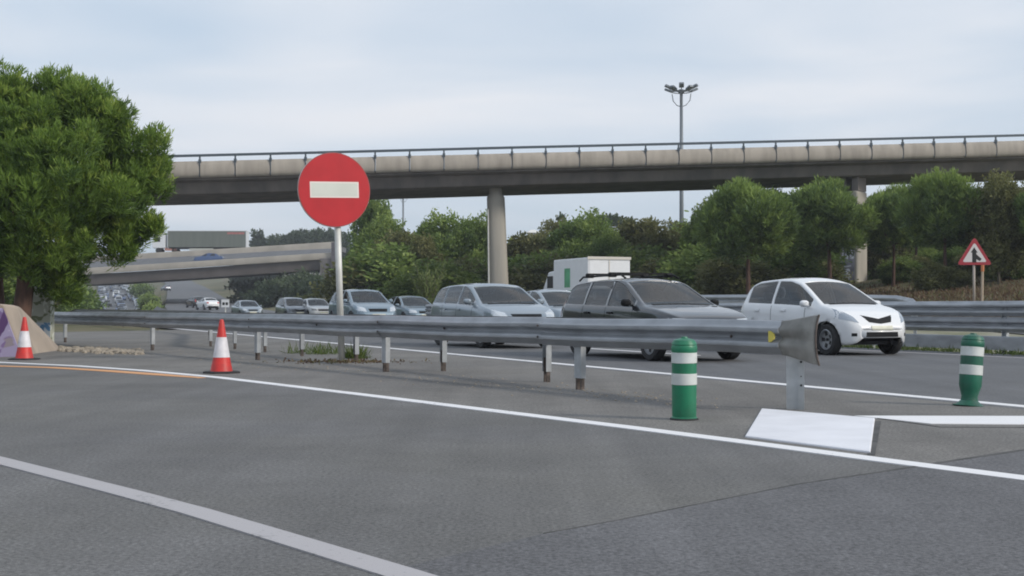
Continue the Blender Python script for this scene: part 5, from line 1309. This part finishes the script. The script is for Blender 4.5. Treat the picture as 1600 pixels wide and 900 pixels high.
b = MB(); f = [v[0], v[1], v[1].lerp(v[2], .2), v[5].lerp(v[1].lerp(v[2], .2), .12), v[5].lerp(v[1], .08), v[4].lerp(v[0], .08)]
b.add([p+Vector((-.01, -.06, 0)) for p in f], [(0, 1, 4, 5), (1, 2, 3, 4)])
b.build('graffiti', graffiti_mat('graffiti_purple', (.30, .26, .30), [((.22, .15, .33), .42), ((.36, .32, .50), .50), ((.10, .05, .16), .56), ((.55, .5, .62), .60)], 1.7), blk)
# whitish graffitied post behind the block
q = PZ(66, 500, 31); r_ = empty('painted_wall', (q.x, 31, 0), R(-8)); tag(r_, 'narrow whitish wall stub with blue and black graffiti between the pine and the guardrail', 'wall')
zt3 = PZ(66, 446, 31).z; wd = .26
b = MB(); b.box(-wd, wd, -.1, .1, -.2, zt3); b.build('wall', graffiti_mat('graffiti_wall', (.42, .43, .36), [((.16, .18, .10), .54), ((.60, .62, .56), .58)], 3.2), r_)
b = MB(); b.box(-wd*.5, wd, -.106, -.101, .05, .55); b.build('graffiti', graffiti_mat('graffiti_blue', (.45, .5, .55), [((.10, .22, .38), .48), ((.65, .68, .72), .58)], 5), r_)
# rubble ridge, grass tuft, dry leaves, verge grass
def rocks(name, pts_, m_, label):
    b = MB()
    for (x, y, z, s_) in pts_:
        n = 6; a0 = random.uniform(0, 6); rg = []
        for (zz_r, rr_) in ((0, 1), (.5, .9), (.8, .45)):
            rg += [(x+s_*rr_*random.uniform(.7, 1.1)*math.cos(a0+i*math.pi/3), y+s_*rr_*random.uniform(.7, 1.1)*math.sin(a0+i*math.pi/3), z+s_*zz_r) for i in range(n)]
        b.add(rg, [(i*n+j, i*n+(j+1) % n, (i+1)*n+(j+1) % n, (i+1)*n+j) for i in range(2) for j in range(n)]+[tuple(range(12, 18))])
    o = b.build(name, m_); tag(o, label, 'rubble', kind='stuff'); return o
pts_ = []
for i in range(420):
    t = random.random(); px = 92+130*t; py = 546+6*t+random.gauss(0, 1.6); q = at(px, py); pts_.append((q.x, q.y, 0, random.uniform(.02, .085)))
rocks('rubble', pts_, M['scree'], 'line of pale rubble and dirt at the foot of the near guardrail')
pts_ = []
for i in range(500):
    px = random.uniform(100, 1120); q = at(px, 480+.0923*(px+496)+random.gauss(4, 5)); pts_.append((q.x, q.y, 0, random.uniform(.006, .016)))
rocks('grit', pts_, M['scree'], 'scattered grit and small stones along the guardrail feet')
def grass_patch(name, centers, n, h, wdt, m_, label, cat='grass', up=.9, spr=.45):
    C = []; 
    for (cx, cy, cz, sx, sy), k in zip(centers, n):
        a = RNG.normal(size=(k, 2)); C.append(np.stack([cx+a[:, 0]*sx, cy+a[:, 1]*sy, np.full(k, cz)], 1))
    C = np.concatenate(C); D = unit(RNG.normal(size=(len(C), 3))*spr+np.array([0, 0, up])); k = len(C)
    o = leaf_object(name, C, D, h*(.4+RNG.random(k)), wdt, RNG.random(k), m_); tag(o, label, cat, kind='stuff'); return o
q1 = at(556, 560); q2 = at(506, 553); q3 = at(462, 552)
grass_patch('grass_tuft', [(q1.x, q1.y, 0, .10, .12), (q2.x, q2.y, 0, .18, .25), (q3.x, q3.y, 0, .15, .2)], [420, 200, 80], .22, .012, M['grass'], 'tufts of green grass around the foot of the no entry sign pole')
q1 = at(540, 566)
grass_patch('dry_leaves', [(q1.x, q1.y, 0.01, .55, .35)], [500], .05, .03, M['dry'], 'dry leaves scattered at the foot of the no entry sign', 'leaves', .15, .9)
# verge beyond the right edge of the motorway
drape('verge', M['verge'], lambda Y: road_pt(19.0, Y), lambda Y: slip_x(Y)-SW(Y), 16, 74, 2, -.02)
drape('verge', M['verge'], lambda Y: slip_x(Y)+SW(Y), lambda Y: slip_x(Y)+SW(Y)+1.6, 22, 80, 2, -.01)
ctr, nn_ = [], []
for Y in np.arange(20, 75, 1.2):
    x = road_pt(19.45, Y); ctr.append((x, Y, g(x, Y)-.02, .35, .6)); nn_.append(260 if Y < 40 else 120)
grass_patch('verge_grass', ctr, nn_, .13, .02, M['grass'], 'mixed green and yellow grass strip under the right guardrail', spr=.6)
C = []
for i in range(42000):
    Y = random.uniform(30, 80); x = slip_x(Y)+4.2+abs(random.gauss(0, 8)); 
    if x > 40: continue
    C.append((x, Y, g(x, Y)-.04))
C = np.array(C); D = unit(RNG.normal(size=(len(C), 3))*.5+np.array([0, 0, .8])); o = leaf_object('dry_grass', C, D, .20*(.4+RNG.random(len(C))), .06, RNG.random(len(C))**1.2, M['dry'])
tag(o, 'brown dry grass covering the bank behind the warning sign', 'grass', kind='stuff')

# ------------------------------------------------------------------ haze
hm = bpy.data.materials.new('haze'); hm.use_nodes = True; nt = hm.node_tree; nt.nodes.remove(nt.nodes['Principled BSDF'])
pv = N(nt, 'ShaderNodeVolumePrincipled'); pv.inputs['Density'].default_value = .0005; pv.inputs['Color'].default_value = (.88, .92, 1, 1); pv.inputs['Anisotropy'].default_value = .2
nt.links.new(pv.outputs[0], nt.nodes['Material Output'].inputs['Volume'])
b = MB(); b.box(-1300, 1300, -90, 1600, -4, 50); o = b.build('haze', hm); tag(o, kind='stuff', label='thin pale haze in the air over the whole motorway', cat='haze')
